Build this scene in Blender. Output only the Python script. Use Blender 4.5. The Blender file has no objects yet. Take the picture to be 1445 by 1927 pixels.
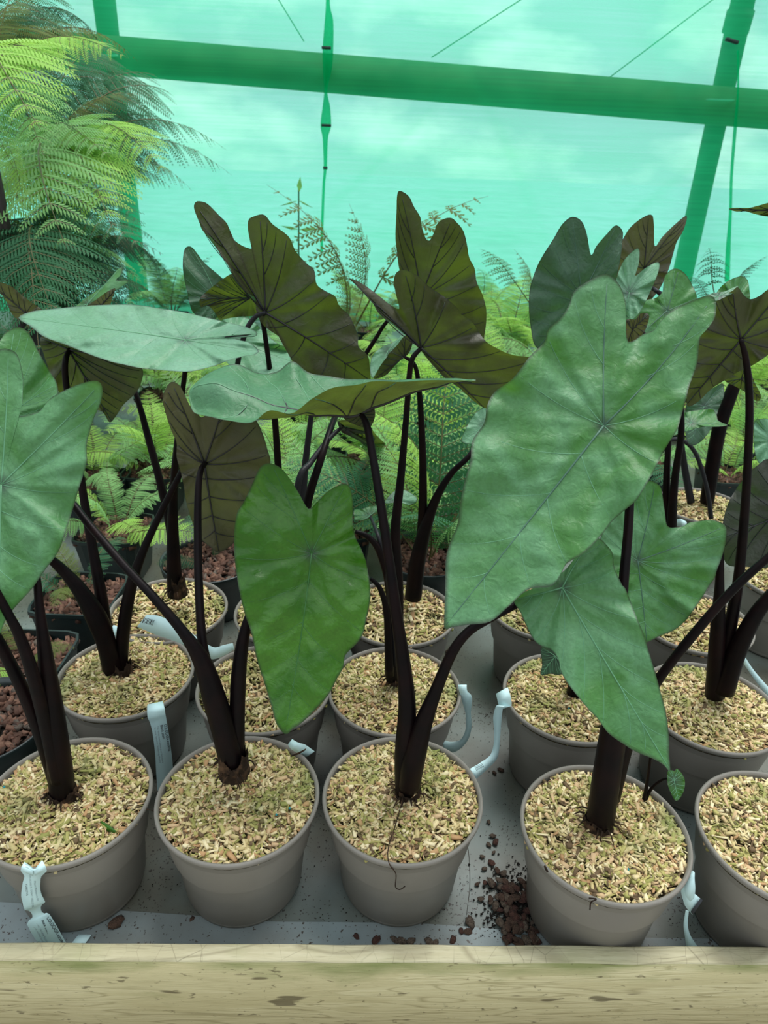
import bpy, math, random
import numpy as np
from mathutils import Matrix, Vector, Euler

SC = bpy.context.scene
COL = SC.collection
random.seed(7)
RNG = np.random.default_rng(11)

# ------------------------------------------------------------------ camera
IMW, IMH = 1445, 1927
CX, CY = 722.5, 963.5
FPX = 1337.7
TH, RO = math.radians(26.53), math.radians(2.13)
CAM = np.array([0.0, 0.0, 0.990])
Fw = np.array([0, math.cos(TH), -math.sin(TH)])
R0 = np.array([1.0, 0, 0]); U0 = np.array([0, math.sin(TH), math.cos(TH)])
Rt = math.cos(RO) * R0 + math.sin(RO) * U0
Up = math.cos(RO) * U0 - math.sin(RO) * R0
cd = bpy.data.cameras.new('camera'); cam = bpy.data.objects.new('camera', cd); COL.objects.link(cam)
cd.sensor_fit = 'HORIZONTAL'; cd.sensor_width = 36.0; cd.lens = FPX / IMW * 36.0
cd.clip_start = 0.05; cd.clip_end = 200
cd.dof.use_dof = True; cd.dof.focus_distance = 1.0; cd.dof.aperture_fstop = 13.0
cam.matrix_world = Matrix(((Rt[0], Up[0], -Fw[0], CAM[0]), (Rt[1], Up[1], -Fw[1], CAM[1]), (Rt[2], Up[2], -Fw[2], CAM[2]), (0, 0, 0, 1)))
SC.camera = cam

# ------------------------------------------------------------------ view, world, lights
vs = SC.view_settings
vs.view_transform = 'Standard'; vs.look = 'None'; vs.gamma = 1.0; vs.use_curve_mapping = False
vs.exposure = 0.42
SC.cycles.use_denoising = True
SC.cycles.max_bounces = 10; SC.cycles.transparent_max_bounces = 16; SC.cycles.transmission_bounces = 6
SKY_STRENGTH = 1.08
w = bpy.data.worlds.new('overcast_sky'); SC.world = w; w.use_nodes = True
nt = w.node_tree; nt.nodes.clear()
def N(nt, t, **k):
    n = nt.nodes.new(t)
    for a, b in k.items(): setattr(n, a, b)
    return n
out = N(nt, 'ShaderNodeOutputWorld'); bg = N(nt, 'ShaderNodeBackground'); bg.inputs['Strength'].default_value = SKY_STRENGTH
tc = N(nt, 'ShaderNodeTexCoord'); mp = N(nt, 'ShaderNodeMapping'); mp.inputs['Scale'].default_value = (1, 1, 2.2)
no = N(nt, 'ShaderNodeTexNoise'); no.inputs['Scale'].default_value = 6.0; no.inputs['Detail'].default_value = 6
cr = N(nt, 'ShaderNodeValToRGB'); cr.color_ramp.elements[0].position = .45; cr.color_ramp.elements[1].position = .68
cr.color_ramp.elements[0].color = (.76, .86, .96, 1); cr.color_ramp.elements[1].color = (1.45, 1.45, 1.4, 1)
nt.links.new(tc.outputs['Generated'], mp.inputs['Vector']); nt.links.new(mp.outputs['Vector'], no.inputs['Vector'])
nt.links.new(no.outputs['Fac'], cr.inputs['Fac']); # the sky is open overhead and beyond the net; low elsewhere it is dimmed to deepen the shade
sxyz = N(nt, 'ShaderNodeSeparateXYZ'); nt.links.new(tc.outputs['Generated'], sxyz.inputs[0])
mz = N(nt, 'ShaderNodeMapRange'); mz.inputs['From Min'].default_value = .12; mz.inputs['From Max'].default_value = .62; mz.inputs['To Min'].default_value = 0; mz.inputs['To Max'].default_value = 1; nt.links.new(sxyz.outputs['Z'], mz.inputs['Value'])
my = N(nt, 'ShaderNodeMapRange'); my.inputs['From Min'].default_value = .45; my.inputs['From Max'].default_value = .75; nt.links.new(sxyz.outputs['Y'], my.inputs['Value'])
mxx = N(nt, 'ShaderNodeMath', operation='MAXIMUM'); nt.links.new(mz.outputs[0], mxx.inputs[0]); nt.links.new(my.outputs[0], mxx.inputs[1])
wm = N(nt, 'ShaderNodeMix', data_type='RGBA'); wm.inputs['A'].default_value = (.22, .25, .22, 1); nt.links.new(mxx.outputs[0], wm.inputs['Factor']); nt.links.new(cr.outputs['Color'], wm.inputs['B'])
nt.links.new(wm.outputs['Result'], bg.inputs['Color']); nt.links.new(bg.outputs[0], out.inputs[0])
sd = bpy.data.lights.new('sun', 'SUN'); sd.energy = 2.3; sd.angle = math.radians(30); sd.color = (1, .99, .95)
sun = bpy.data.objects.new('sun', sd); COL.objects.link(sun); sun.rotation_euler = Euler((math.radians(-18), math.radians(14), 0))

# ------------------------------------------------------------------ pixel / world helpers
def ray(px, py):
    return Fw + Rt * (px - CX) / FPX - Up * (py - CY) / FPX
def at(px, py, Y):                 # the point seen at a pixel at distance Y
    d = ray(px, py); return CAM + d * (Y / d[1])
def atz(px, py, z):                # the point seen at a pixel at height z
    d = ray(px, py); return CAM + d * ((z - CAM[2]) / d[2])
def zc(p): return float((np.asarray(p) - CAM) @ Fw)

# ------------------------------------------------------------------ object helpers
def tag(o, label=None, cat=None, group=None, kind=None):
    if label: o['label'] = label
    if cat: o['category'] = cat
    if group: o['group'] = group
    if kind: o['kind'] = kind
    return o
def empty(name, loc, label, cat, group=None, rz=0):
    o = bpy.data.objects.new(name, None); COL.objects.link(o); o.location = Vector(loc); o.rotation_euler.z = rz
    o.empty_display_size = .03
    return tag(o, label, cat, group)
def link(name, me, mat=None, parent=None, smooth=True):
    if mat is not None:
        me.materials.clear()
        for m in (mat if isinstance(mat, (list, tuple)) else [mat]): me.materials.append(m)
    if smooth and len(me.polygons): me.polygons.foreach_set('use_smooth', [True] * len(me.polygons))
    o = bpy.data.objects.new(name, me); COL.objects.link(o)
    if parent is not None:
        o.parent = parent
        o.matrix_parent_inverse = Matrix.Identity(4)
        o.location = -Vector(parent.location) if parent.get('_w', 1) else Vector((0, 0, 0))
        if abs(parent.rotation_euler.z) > 1e-6: raise RuntimeError('rotated parent')
    return o
def child(name, me, mat, parent, world=True, smooth=True):
    """world=True: mesh coordinates are world coordinates; else they are the parent's."""
    o = link(name, me, mat, None, smooth)
    o.parent = parent
    if world:
        o.location = -root_loc(parent)
    return o
def root_loc(o):
    v = Vector((0, 0, 0))
    while o is not None:
        v += Vector(o.location); o = o.parent
    return v
def mesh(name, V, F):
    me = bpy.data.meshes.new(name)
    V = np.asarray(V, dtype=np.float32).reshape(-1, 3)
    me.vertices.add(len(V)); me.vertices.foreach_set('co', V.ravel())
    if isinstance(F, np.ndarray) and F.ndim == 2:
        n, k = F.shape
        me.loops.add(n * k); me.loops.foreach_set('vertex_index', F.astype(np.int32).ravel())
        me.polygons.add(n); me.polygons.foreach_set('loop_start', np.arange(0, n * k, k, dtype=np.int32))
    else:
        L = [i for f in F for i in f]; st = np.cumsum([0] + [len(f) for f in F])[:-1]
        me.loops.add(len(L)); me.loops.foreach_set('vertex_index', np.array(L, dtype=np.int32))
        me.polygons.add(len(F)); me.polygons.foreach_set('loop_start', np.array(st, dtype=np.int32))
    me.update(calc_edges=True); me.validate()
    return me
class MB:
    def __init__(s): s.V = []; s.F = []
    def add(s, V, F):
        b = len(s.V); s.V += [tuple(map(float, v)) for v in V]; s.F += [tuple(b + i for i in f) for f in F]
    def tube(s, P, R, k=8, cap=True):
        P = np.asarray(P, float); n = len(P)
        R = np.broadcast_to(np.asarray(R, float), (n,))
        T = np.gradient(P, axis=0); T /= np.linalg.norm(T, axis=1)[:, None] + 1e-12
        a = np.array([0, 0, 1.0]) if abs(T[0][2]) < .9 else np.array([1.0, 0, 0])
        u = np.cross(T[0], a); u /= np.linalg.norm(u)
        V = []
        for i in range(n):
            u = u - T[i] * (u @ T[i]); u /= np.linalg.norm(u) + 1e-12
            v = np.cross(T[i], u)
            for j in range(k):
                t = 2 * math.pi * j / k
                V.append(P[i] + R[i] * (math.cos(t) * u + math.sin(t) * v))
        F = [(i * k + j, i * k + (j + 1) % k, (i + 1) * k + (j + 1) % k, (i + 1) * k + j) for i in range(n - 1) for j in range(k)]
        if cap: F += [tuple(range(k - 1, -1, -1)), tuple((n - 1) * k + j for j in range(k))]
        s.add(V, F)
    def box(s, c, d, M=None):
        V = [((x) * d[0] / 2, (y) * d[1] / 2, (z) * d[2] / 2) for x in (-1, 1) for y in (-1, 1) for z in (-1, 1)]
        if M is not None: V = [tuple(M @ Vector(v)) for v in V]
        V = [(v[0] + c[0], v[1] + c[1], v[2] + c[2]) for v in V]
        s.add(V, [(0, 1, 3, 2), (4, 6, 7, 5), (0, 4, 5, 1), (2, 3, 7, 6), (0, 2, 6, 4), (1, 5, 7, 3)])
    def lathe(s, prof, c=(0, 0, 0), k=64):
        n = len(prof); V = []
        for r, z in prof:
            for j in range(k):
                t = 2 * math.pi * j / k; V.append((c[0] + r * math.cos(t), c[1] + r * math.sin(t), c[2] + z))
        s.add(V, [(i * k + j, i * k + (j + 1) % k, (i + 1) * k + (j + 1) % k, (i + 1) * k + j) for i in range(n - 1) for j in range(k)])
    def me(s, name): return mesh(name, s.V, s.F)
def catmull(P, n, closed=False):
    P = np.asarray(P, float); m = len(P)
    if closed: Q = np.vstack([P[-1:], P, P[:2]]); segs = m
    else: Q = np.vstack([2 * P[0] - P[1], P, 2 * P[-1] - P[-2]]); segs = m - 1
    out = []
    for i in range(segs):
        p0, p1, p2, p3 = Q[i], Q[i + 1], Q[i + 2], Q[i + 3]
        for j in range(n):
            t = j / n
            out.append(.5 * ((2 * p1) + (-p0 + p2) * t + (2 * p0 - 5 * p1 + 4 * p2 - p3) * t * t + (-p0 + 3 * p1 - 3 * p2 + p3) * t ** 3))
    if not closed: out.append(P[-1])
    return np.array(out)
def resample(P, n, closed=False):
    Q = np.vstack([P, P[:1]]) if closed else P
    d = np.r_[0, np.cumsum(np.linalg.norm(np.diff(Q[:, :2], axis=0), axis=1))]
    t = np.linspace(0, d[-1], n + 1)[:-1] if closed else np.linspace(0, d[-1], n)
    return np.stack([np.interp(t, d, Q[:, i]) for i in range(Q.shape[1])], 1)

# ------------------------------------------------------------------ materials
def newmat(name):
    m = bpy.data.materials.new(name); m.use_nodes = True
    m.node_tree.nodes.clear(); return m, m.node_tree
def L(nt, a, b): nt.links.new(a, b)
def C4(c): return (c[0], c[1], c[2], 1)
def principled(name, col, rough=.6, spec=.5, noise=None, bump=None, metallic=0, island=None, coat=0):
    """noise=(scale, detail, colour2, lo, hi); bump=(scale, strength, distance)"""
    m, nt = newmat(name)
    o = N(nt, 'ShaderNodeOutputMaterial'); p = N(nt, 'ShaderNodeBsdfPrincipled')
    p.inputs['Base Color'].default_value = C4(col); p.inputs['Roughness'].default_value = rough
    p.inputs['Specular IOR Level'].default_value = spec; p.inputs['Metallic'].default_value = metallic
    p.inputs['Coat Weight'].default_value = coat
    L(nt, p.outputs[0], o.inputs[0])
    tc = N(nt, 'ShaderNodeTexCoord'); last = None
    if island:
        g = N(nt, 'ShaderNodeNewGeometry'); cr = N(nt, 'ShaderNodeValToRGB'); cr.color_ramp.interpolation = 'CONSTANT' if len(island) > 2 else 'LINEAR'
        e = cr.color_ramp.elements
        while len(e) < len(island): e.new(.5)
        for i, (pos, c) in enumerate(island): e[i].position = pos; e[i].color = C4(c)
        L(nt, g.outputs['Random Per Island'], cr.inputs['Fac']); last = cr.outputs['Color']
    if noise:
        sc_, det, c2, lo, hi = noise
        n = N(nt, 'ShaderNodeTexNoise'); n.inputs['Scale'].default_value = sc_; n.inputs['Detail'].default_value = det
        L(nt, tc.outputs['Object'], n.inputs['Vector'])
        mr = N(nt, 'ShaderNodeMapRange'); mr.inputs['From Min'].default_value = lo; mr.inputs['From Max'].default_value = hi
        L(nt, n.outputs['Fac'], mr.inputs['Value'])
        mx = N(nt, 'ShaderNodeMix', data_type='RGBA')
        if last is None: mx.inputs['A'].default_value = C4(col)
        else: L(nt, last, mx.inputs['A'])
        mx.inputs['B'].default_value = C4(c2); L(nt, mr.outputs[0], mx.inputs['Factor']); last = mx.outputs['Result']
    if last is not None: L(nt, last, p.inputs['Base Color'])
    if bump:
        n = N(nt, 'ShaderNodeTexNoise'); n.inputs['Scale'].default_value = bump[0]; n.inputs['Detail'].default_value = 5
        L(nt, tc.outputs['Object'], n.inputs['Vector'])
        b = N(nt, 'ShaderNodeBump'); b.inputs['Strength'].default_value = bump[1]; b.inputs['Distance'].default_value = bump[2]
        L(nt, n.outputs['Fac'], b.inputs['Height']); L(nt, b.outputs[0], p.inputs['Normal'])
    return m

def leaf_mat(name, top, top2, under, trans, rough=.46, tw=.38, sheen=.10, under_tr=None):
    m, nt = newmat(name)
    o = N(nt, 'ShaderNodeOutputMaterial'); tc = N(nt, 'ShaderNodeTexCoord'); g = N(nt, 'ShaderNodeNewGeometry')
    n1 = N(nt, 'ShaderNodeTexNoise'); n1.inputs['Scale'].default_value = 9; n1.inputs['Detail'].default_value = 5; n1.inputs['Distortion'].default_value = 1.2
    L(nt, tc.outputs['Object'], n1.inputs['Vector'])
    mr = N(nt, 'ShaderNodeMapRange'); mr.inputs['From Min'].default_value = .36; mr.inputs['From Max'].default_value = .62; L(nt, n1.outputs['Fac'], mr.inputs['Value'])
    mt = N(nt, 'ShaderNodeMix', data_type='RGBA'); mt.inputs['A'].default_value = C4(top); mt.inputs['B'].default_value = C4(top2); L(nt, mr.outputs[0], mt.inputs['Factor'])
    # fine marbling between the veins
    n2 = N(nt, 'ShaderNodeTexNoise'); n2.inputs['Scale'].default_value = 260; n2.inputs['Detail'].default_value = 4
    L(nt, tc.outputs['Object'], n2.inputs['Vector'])
    ms = N(nt, 'ShaderNodeMix', data_type='RGBA', blend_type='MULTIPLY'); ms.inputs['Factor'].default_value = .35
    gr = N(nt, 'ShaderNodeMapRange'); gr.inputs['From Min'].default_value = .3; gr.inputs['From Max'].default_value = .7; gr.inputs['To Min'].default_value = .6; gr.inputs['To Max'].default_value = 1.3; L(nt, n2.outputs['Fac'], gr.inputs['Value'])
    L(nt, mt.outputs['Result'], ms.inputs['A']); L(nt, gr.outputs[0], ms.inputs['B'])
    ev = N(nt, 'ShaderNodeAttribute', attribute_name='margin'); co = N(nt, 'ShaderNodeAttribute', attribute_name='heart')
    mc = N(nt, 'ShaderNodeMix', data_type='RGBA'); mc.inputs['B'].default_value = (.035, .05, .05, 1)
    L(nt, co.outputs['Fac'], mc.inputs['Factor']); L(nt, ms.outputs['Result'], mc.inputs['A'])
    mu = N(nt, 'ShaderNodeMix', data_type='RGBA'); mu.inputs['B'].default_value = C4(under); L(nt, mc.outputs['Result'], mu.inputs['A']); L(nt, g.outputs['Backfacing'], mu.inputs['Factor'])
    me_ = N(nt, 'ShaderNodeMix', data_type='RGBA'); me_.inputs['B'].default_value = (.018, .012, .016, 1); L(nt, mu.outputs['Result'], me_.inputs['A']); L(nt, ev.outputs['Fac'], me_.inputs['Factor'])
    p = N(nt, 'ShaderNodeBsdfPrincipled'); p.inputs['Roughness'].default_value = rough; p.inputs['Specular IOR Level'].default_value = .5
    p.inputs['Sheen Weight'].default_value = sheen; p.inputs['Sheen Tint'].default_value = (.65, .95, .85, 1); p.inputs['Sheen Roughness'].default_value = .5
    L(nt, me_.outputs['Result'], p.inputs['Base Color'])
    tr = N(nt, 'ShaderNodeBsdfTranslucent')
    tv = N(nt, 'ShaderNodeMix', data_type='RGBA'); tv.inputs['A'].default_value = C4(trans); tv.inputs['B'].default_value = C4([c * .35 for c in trans]); L(nt, mr.outputs[0], tv.inputs['Factor'])
    L(nt, tv.outputs['Result'], tr.inputs['Color'])
    mx = N(nt, 'ShaderNodeMixShader'); mx.inputs[0].default_value = tw; L(nt, p.outputs[0], mx.inputs[1]); L(nt, tr.outputs[0], mx.inputs[2])
    n3 = N(nt, 'ShaderNodeTexNoise'); n3.inputs['Scale'].default_value = 70; n3.inputs['Detail'].default_value = 5; n3.inputs['Distortion'].default_value = .8; L(nt, tc.outputs['Object'], n3.inputs['Vector'])
    b = N(nt, 'ShaderNodeBump'); b.inputs['Strength'].default_value = .55; b.inputs['Distance'].default_value = .004; L(nt, n3.outputs['Fac'], b.inputs['Height']); L(nt, b.outputs[0], p.inputs['Normal'])
    L(nt, mx.outputs[0], o.inputs[0])
    return m
M = {}
UND = (.040, .044, .028)
M['leaf'] = leaf_mat('glaucous_green_leaf', (.058, .215, .045), (.14, .36, .165), UND, (.10, .26, .02))
M['leaf_bright'] = leaf_mat('glossy_bright_green_leaf', (.020, .105, .006), (.075, .235, .022), UND, (.10, .34, .01), rough=.30, sheen=.02)
M['leaf_pale'] = leaf_mat('pale_grey_green_leaf', (.14, .36, .19), (.20, .43, .27), UND, (.10, .26, .03), sheen=.4)
M['leaf_dark'] = leaf_mat('dark_green_leaf', (.035, .11, .05), (.06, .14, .08), (.045, .045, .034), (.05, .12, .02))
M['leaf_olive'] = leaf_mat('olive_backed_leaf', (.06, .22, .09), (.09, .26, .13), (.050, .042, .020), (.11, .17, .010), tw=.36)
M['leaf_brown'] = leaf_mat('brown_backed_leaf', (.06, .2, .09), (.09, .24, .13), (.085, .074, .036), (.12, .15, .02), tw=.3)
M['stem'] = principled('near_black_purple_stem', (.0035, .0022, .0030), .45, .11, noise=(30, 3, (.009, .0035, .004), .4, .7))
M['stem_grey'] = principled('bloomed_dark_stem', (.013, .013, .017), .5, .25)
M['vein_dark'] = principled('dark_vein', (.012, .011, .014), .5)
M['vein_pale'] = principled('pale_vein', (.10, .27, .14), .55)
M['vein_green'] = principled('dull_green_vein', (.03, .13, .025), .5)
M['vein_deep'] = principled('grey_green_vein', (.05, .13, .085), .5)
M['sheath'] = principled('dry_fibrous_sheath', (.022, .013, .008), .9, .2, noise=(60, 5, (.10, .055, .03), .5, .7), bump=(120, .9, .004))
M['pot'] = principled('taupe_plastic', (.195, .181, .158), .45, .35, noise=(9, 4, (.24, .225, .198), .45, .75), bump=(300, .06, .001))
M['pot_black'] = principled('black_green_plastic', (.012, .022, .022), .38, .5, noise=(12, 4, (.03, .045, .043), .5, .75))
chips_c = [(.0, (.50, .40, .19)), (.16, (.62, .51, .28)), (.32, (.38, .34, .12)), (.48, (.27, .26, .08)), (.60, (.52, .36, .20)), (.72, (.70, .60, .37)), (.83, (.42, .25, .12)), (.90, (.13, .085, .045))]
M['chips'] = principled('straw_wood_chips', (.6, .5, .3), .85, .25, island=chips_c, noise=(14, 3, (.17, .21, .06), .54, .78))
M['chips_under'] = principled('gap_shade_compost', (.04, .032, .016), .95, .1, noise=(80, 4, (.10, .085, .04), .45, .7))  # bed under the chips, darkened to paint shade into the gaps
bark_c = [(.0, (.075, .036, .024)), (.3, (.12, .058, .038)), (.55, (.05, .028, .02)), (.75, (.17, .09, .06)), (.9, (.09, .07, .055))]
M['bark'] = principled('reddish_bark', (.1, .05, .03), .8, .3, island=bark_c, bump=(150, .6, .003))
M['soil'] = principled('black_soil', (.012, .010, .008), .95, .2, bump=(200, 1, .004))
M['tag'] = principled('pale_blue_white_paper_tag', (.56, .78, .80), .5, .4)
M['ink'] = principled('dark_ink', (.03, .035, .045), .7)
M['ink_grey'] = principled('grey_ink', (.2, .27, .3), .7)
M['metal'] = principled('galvanised_wire', (.3, .3, .3), .4, metallic=.8)
def fern_mat(name, c1, c2, tr):
    m, nt = newmat(name)
    o = N(nt, 'ShaderNodeOutputMaterial'); tc = N(nt, 'ShaderNodeTexCoord'); n1 = N(nt, 'ShaderNodeTexNoise'); n1.inputs['Scale'].default_value = 9
    L(nt, tc.outputs['Object'], n1.inputs['Vector'])
    mx = N(nt, 'ShaderNodeMix', data_type='RGBA'); mx.inputs['A'].default_value = C4(c1); mx.inputs['B'].default_value = C4(c2); L(nt, n1.outputs['Fac'], mx.inputs['Factor'])
    p = N(nt, 'ShaderNodeBsdfPrincipled'); p.inputs['Roughness'].default_value = .6; p.inputs['Specular IOR Level'].default_value = .12; L(nt, mx.outputs['Result'], p.inputs['Base Color'])
    t = N(nt, 'ShaderNodeBsdfTranslucent'); t.inputs['Color'].default_value = C4(tr)
    s = N(nt, 'ShaderNodeMixShader'); s.inputs[0].default_value = .4; L(nt, p.outputs[0], s.inputs[1]); L(nt, t.outputs[0], s.inputs[2]); L(nt, s.outputs[0], o.inputs[0])
    return m
M['fern_lime'] = fern_mat('lit_lime_fern', (.25, .50, .08), (.44, .70, .18), (.42, .7, .13))  # lime tone, also paints the fronds that catch the light
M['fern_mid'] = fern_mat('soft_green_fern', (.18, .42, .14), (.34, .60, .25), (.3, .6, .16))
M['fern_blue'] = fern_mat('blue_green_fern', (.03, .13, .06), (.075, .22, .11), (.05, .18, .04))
M['fern_dark'] = fern_mat('shade_dark_fern', (.008, .045, .022), (.03, .10, .05), (.015, .07, .02))  # dark green, lowered to put shade into the tree fern fronds
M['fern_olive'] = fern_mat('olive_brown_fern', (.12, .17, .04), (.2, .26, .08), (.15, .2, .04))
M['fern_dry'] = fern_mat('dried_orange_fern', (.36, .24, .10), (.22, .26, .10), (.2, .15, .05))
M['rachis'] = principled('brown_fern_stalk', (.10, .075, .02), .6, noise=(20, 2, (.08, .1, .03), .4, .7))
M['stipe_dark'] = principled('dark_fern_stipe', (.015, .012, .01), .6)

# ------------------------------------------------------------------ setting
# plastic sheet floor of the bed
def sheet_mat(name, base, dirt, stain, rough=.42):
    m, nt = newmat(name)
    o = N(nt, 'ShaderNodeOutputMaterial'); p = N(nt, 'ShaderNodeBsdfPrincipled'); tc = N(nt, 'ShaderNodeTexCoord'); p.inputs['Roughness'].default_value = rough
    a = N(nt, 'ShaderNodeTexNoise'); a.inputs['Scale'].default_value = 4.5; a.inputs['Detail'].default_value = 7; L(nt, tc.outputs['Object'], a.inputs['Vector'])
    r = N(nt, 'ShaderNodeMapRange'); r.inputs['From Min'].default_value = .40; r.inputs['From Max'].default_value = .58; L(nt, a.outputs['Fac'], r.inputs['Value'])
    x = N(nt, 'ShaderNodeMix', data_type='RGBA'); x.inputs['A'].default_value = C4(base); x.inputs['B'].default_value = C4(dirt); L(nt, r.outputs[0], x.inputs['Factor'])
    b = N(nt, 'ShaderNodeTexNoise'); b.inputs['Scale'].default_value = 230; b.inputs['Detail'].default_value = 3; L(nt, tc.outputs['Object'], b.inputs['Vector'])
    b2 = N(nt, 'ShaderNodeTexNoise'); b2.inputs['Scale'].default_value = 8; L(nt, tc.outputs['Object'], b2.inputs['Vector'])
    ad = N(nt, 'ShaderNodeMath', operation='MULTIPLY_ADD'); ad.inputs[1].default_value = .35; L(nt, b2.outputs['Fac'], ad.inputs[0]); L(nt, b.outputs['Fac'], ad.inputs[2])
    r2 = N(nt, 'ShaderNodeMapRange'); r2.inputs['From Min'].default_value = .81; r2.inputs['From Max'].default_value = .85; L(nt, ad.outputs[0], r2.inputs['Value'])
    y = N(nt, 'ShaderNodeMix', data_type='RGBA'); y.inputs['B'].default_value = C4(stain); L(nt, x.outputs['Result'], y.inputs['A']); L(nt, r2.outputs[0], y.inputs['Factor'])
    L(nt, y.outputs['Result'], p.inputs['Base Color'])
    bm = N(nt, 'ShaderNodeBump'); bm.inputs['Strength'].default_value = .3; bm.inputs['Distance'].default_value = .01; L(nt, a.outputs['Fac'], bm.inputs['Height']); L(nt, bm.outputs[0], p.inputs['Normal'])
    L(nt, p.outputs[0], o.inputs[0]); return m
M['sheet'] = sheet_mat('grey_blue_plastic_sheet', (.125, .152, .138), (.085, .084, .064), (.022, .018, .012))
M['sheet_light'] = sheet_mat('light_blue_plastic_sheet', (.21, .26, .265), (.15, .17, .165), (.04, .03, .022))
def grid(x0, x1, y0, y1, nx, ny, fz):
    X, Y = np.meshgrid(np.linspace(x0, x1, nx + 1), np.linspace(y0, y1, ny + 1), indexing='ij')
    Z = fz(X, Y); V = np.stack([X, Y, Z], -1).reshape(-1, 3)
    i, j = np.meshgrid(np.arange(nx), np.arange(ny), indexing='ij'); b = (i * (ny + 1) + j).ravel()
    return V, np.stack([b, b + ny + 1, b + ny + 2, b + 1], 1)
WALL_Y = 4.85
YF = .584        # front of the sheet (under the board)
V, F = grid(-4.5, 4.5, YF, WALL_Y - .02, 90, 60, lambda x, y: .0006 * np.sin(23 * x + 5 * y) * np.sin(17 * y) + .0006 * np.sin(9 * x - 13 * y) - .0012)
fl = link('floor', mesh('floor', V, F), M['sheet']); tag(fl, kind='structure')
gmat = principled('pale_gravel_yard', (.50, .60, .66), .9, .2, noise=(2, 4, (.42, .50, .55), .4, .7))
V, F = grid(-30, 30, -12, 60, 4, 4, lambda x, y: 0 * x - .30)
V[:, 1] = np.interp(V[:, 1], [-12, 6, 24, 42, 60], [4.6, 8, 20, 40, 60])
g = link('yard_ground', mesh('yard_ground', V, F), gmat, smooth=False); tag(g, kind='structure')
V, F = grid(-12, 12, -12, 4.6, 4, 4, lambda x, y: 0 * x - .30)
g = link('ground', mesh('ground', V, F), principled('trodden_gravel_ground', (.30, .28, .24), .9, .2, noise=(3, 4, (.38, .36, .31), .4, .7)), smooth=False); tag(g, kind='structure')

# front board of the bed
def plank_mat(name, base, streak, dark, green, knot, top=False):
    m, nt = newmat(name)
    o = N(nt, 'ShaderNodeOutputMaterial'); p = N(nt, 'ShaderNodeBsdfPrincipled'); tc = N(nt, 'ShaderNodeTexCoord'); p.inputs['Roughness'].default_value = .85; p.inputs['Specular IOR Level'].default_value = .2
    def noise(scale_xyz, s_, det, dist=0):
        mp = N(nt, 'ShaderNodeMapping'); mp.inputs['Scale'].default_value = scale_xyz; L(nt, tc.outputs['Object'], mp.inputs['Vector'])
        a = N(nt, 'ShaderNodeTexNoise'); a.inputs['Scale'].default_value = s_; a.inputs['Detail'].default_value = det; a.inputs['Distortion'].default_value = dist; L(nt, mp.outputs[0], a.inputs['Vector']); return a.outputs['Fac']
    def rng(v, lo, hi, a=0.0, b=1.0):
        r = N(nt, 'ShaderNodeMapRange'); r.inputs['From Min'].default_value = lo; r.inputs['From Max'].default_value = hi; r.inputs['To Min'].default_value = a; r.inputs['To Max'].default_value = b; L(nt, v, r.inputs['Value']); return r.outputs[0]
    def mix(A, c, f, bt='MIX'):
        x = N(nt, 'ShaderNodeMix', data_type='RGBA', blend_type=bt)
        if isinstance(A, tuple): x.inputs['A'].default_value = C4(A)
        else: L(nt, A, x.inputs['A'])
        if isinstance(c, tuple): x.inputs['B'].default_value = C4(c)
        else: L(nt, c, x.inputs['B'])
        L(nt, f, x.inputs['Factor']); return x.outputs['Result']
    fine = noise((4, 60, 160), 3.0, 6); col = mix(base, streak, rng(fine, .38, .68))
    fig = noise((1.5, 4, 17), 1.6, 2, .6)
    pp = N(nt, 'ShaderNodeMath', operation='PINGPONG'); pp.inputs[1].default_value = .05; L(nt, fig, pp.inputs[0])
    col = mix(col, dark, rng(pp.outputs[0], .036, .05, 0, .7))
    heart = rng(noise((1.3, 3, 12), 1.5, 2, .4), .52, .55, 0, .75); col = mix(col, streak, heart)
    fibre = noise((14, 200, 420), 2.2, 3); col = mix(col, dark, rng(fibre, .60, .74, 0, .65))
    sx = N(nt, 'ShaderNodeSeparateXYZ'); L(nt, tc.outputs['Object'], sx.inputs[0])
    al = noise((1, 1, 3), 6.0, 6)
    if top: g = rng(al, .50, .72, 0, .45)
    else:
        ad = N(nt, 'ShaderNodeMath', operation='ADD'); L(nt, al, ad.inputs[0]); L(nt, rng(sx.outputs['Z'], -.05, -.002, -.10, .20), ad.inputs[1]); g = rng(ad.outputs[0], .52, .78, 0, .85)
    col = mix(col, green, g)
    if top:
        crk = N(nt, 'ShaderNodeTexVoronoi', feature='DISTANCE_TO_EDGE'); mp = N(nt, 'ShaderNodeMapping'); mp.inputs['Scale'].default_value = (30, 18, 8); mp.inputs['Rotation'].default_value = (0, 0, .25); L(nt, tc.outputs['Object'], mp.inputs['Vector']); L(nt, mp.outputs[0], crk.inputs['Vector']); crk.inputs['Scale'].default_value = 1.3
        k = N(nt, 'ShaderNodeMath', operation='MULTIPLY'); L(nt, rng(crk.outputs['Distance'], 0, .02, .45, 0), k.inputs[0]); L(nt, rng(noise((3, 3, 3), 3, 3), .42, .6), k.inputs[1]); col = mix(col, knot, k.outputs[0])
    else:
        col = mix(col, knot, rng(noise((7, 20, 28), 1.5, 2), .655, .69, 0, .7)); col = mix(col, knot, rng(noise((26, 60, 60), 2.0, 4, 1.0), .64, .72, 0, .65))
    L(nt, col, p.inputs['Base Color'])
    b = N(nt, 'ShaderNodeBump'); b.inputs['Strength'].default_value = .5; b.inputs['Distance'].default_value = .002; L(nt, fibre, b.inputs['Height']); L(nt, b.outputs[0], p.inputs['Normal'])
    L(nt, p.outputs[0], o.inputs[0]); return m
M['plank'] = plank_mat('weathered_pine_face', (.66, .60, .37), (.54, .48, .27), (.34, .29, .15), (.19, .225, .075), (.055, .038, .018))
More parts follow.
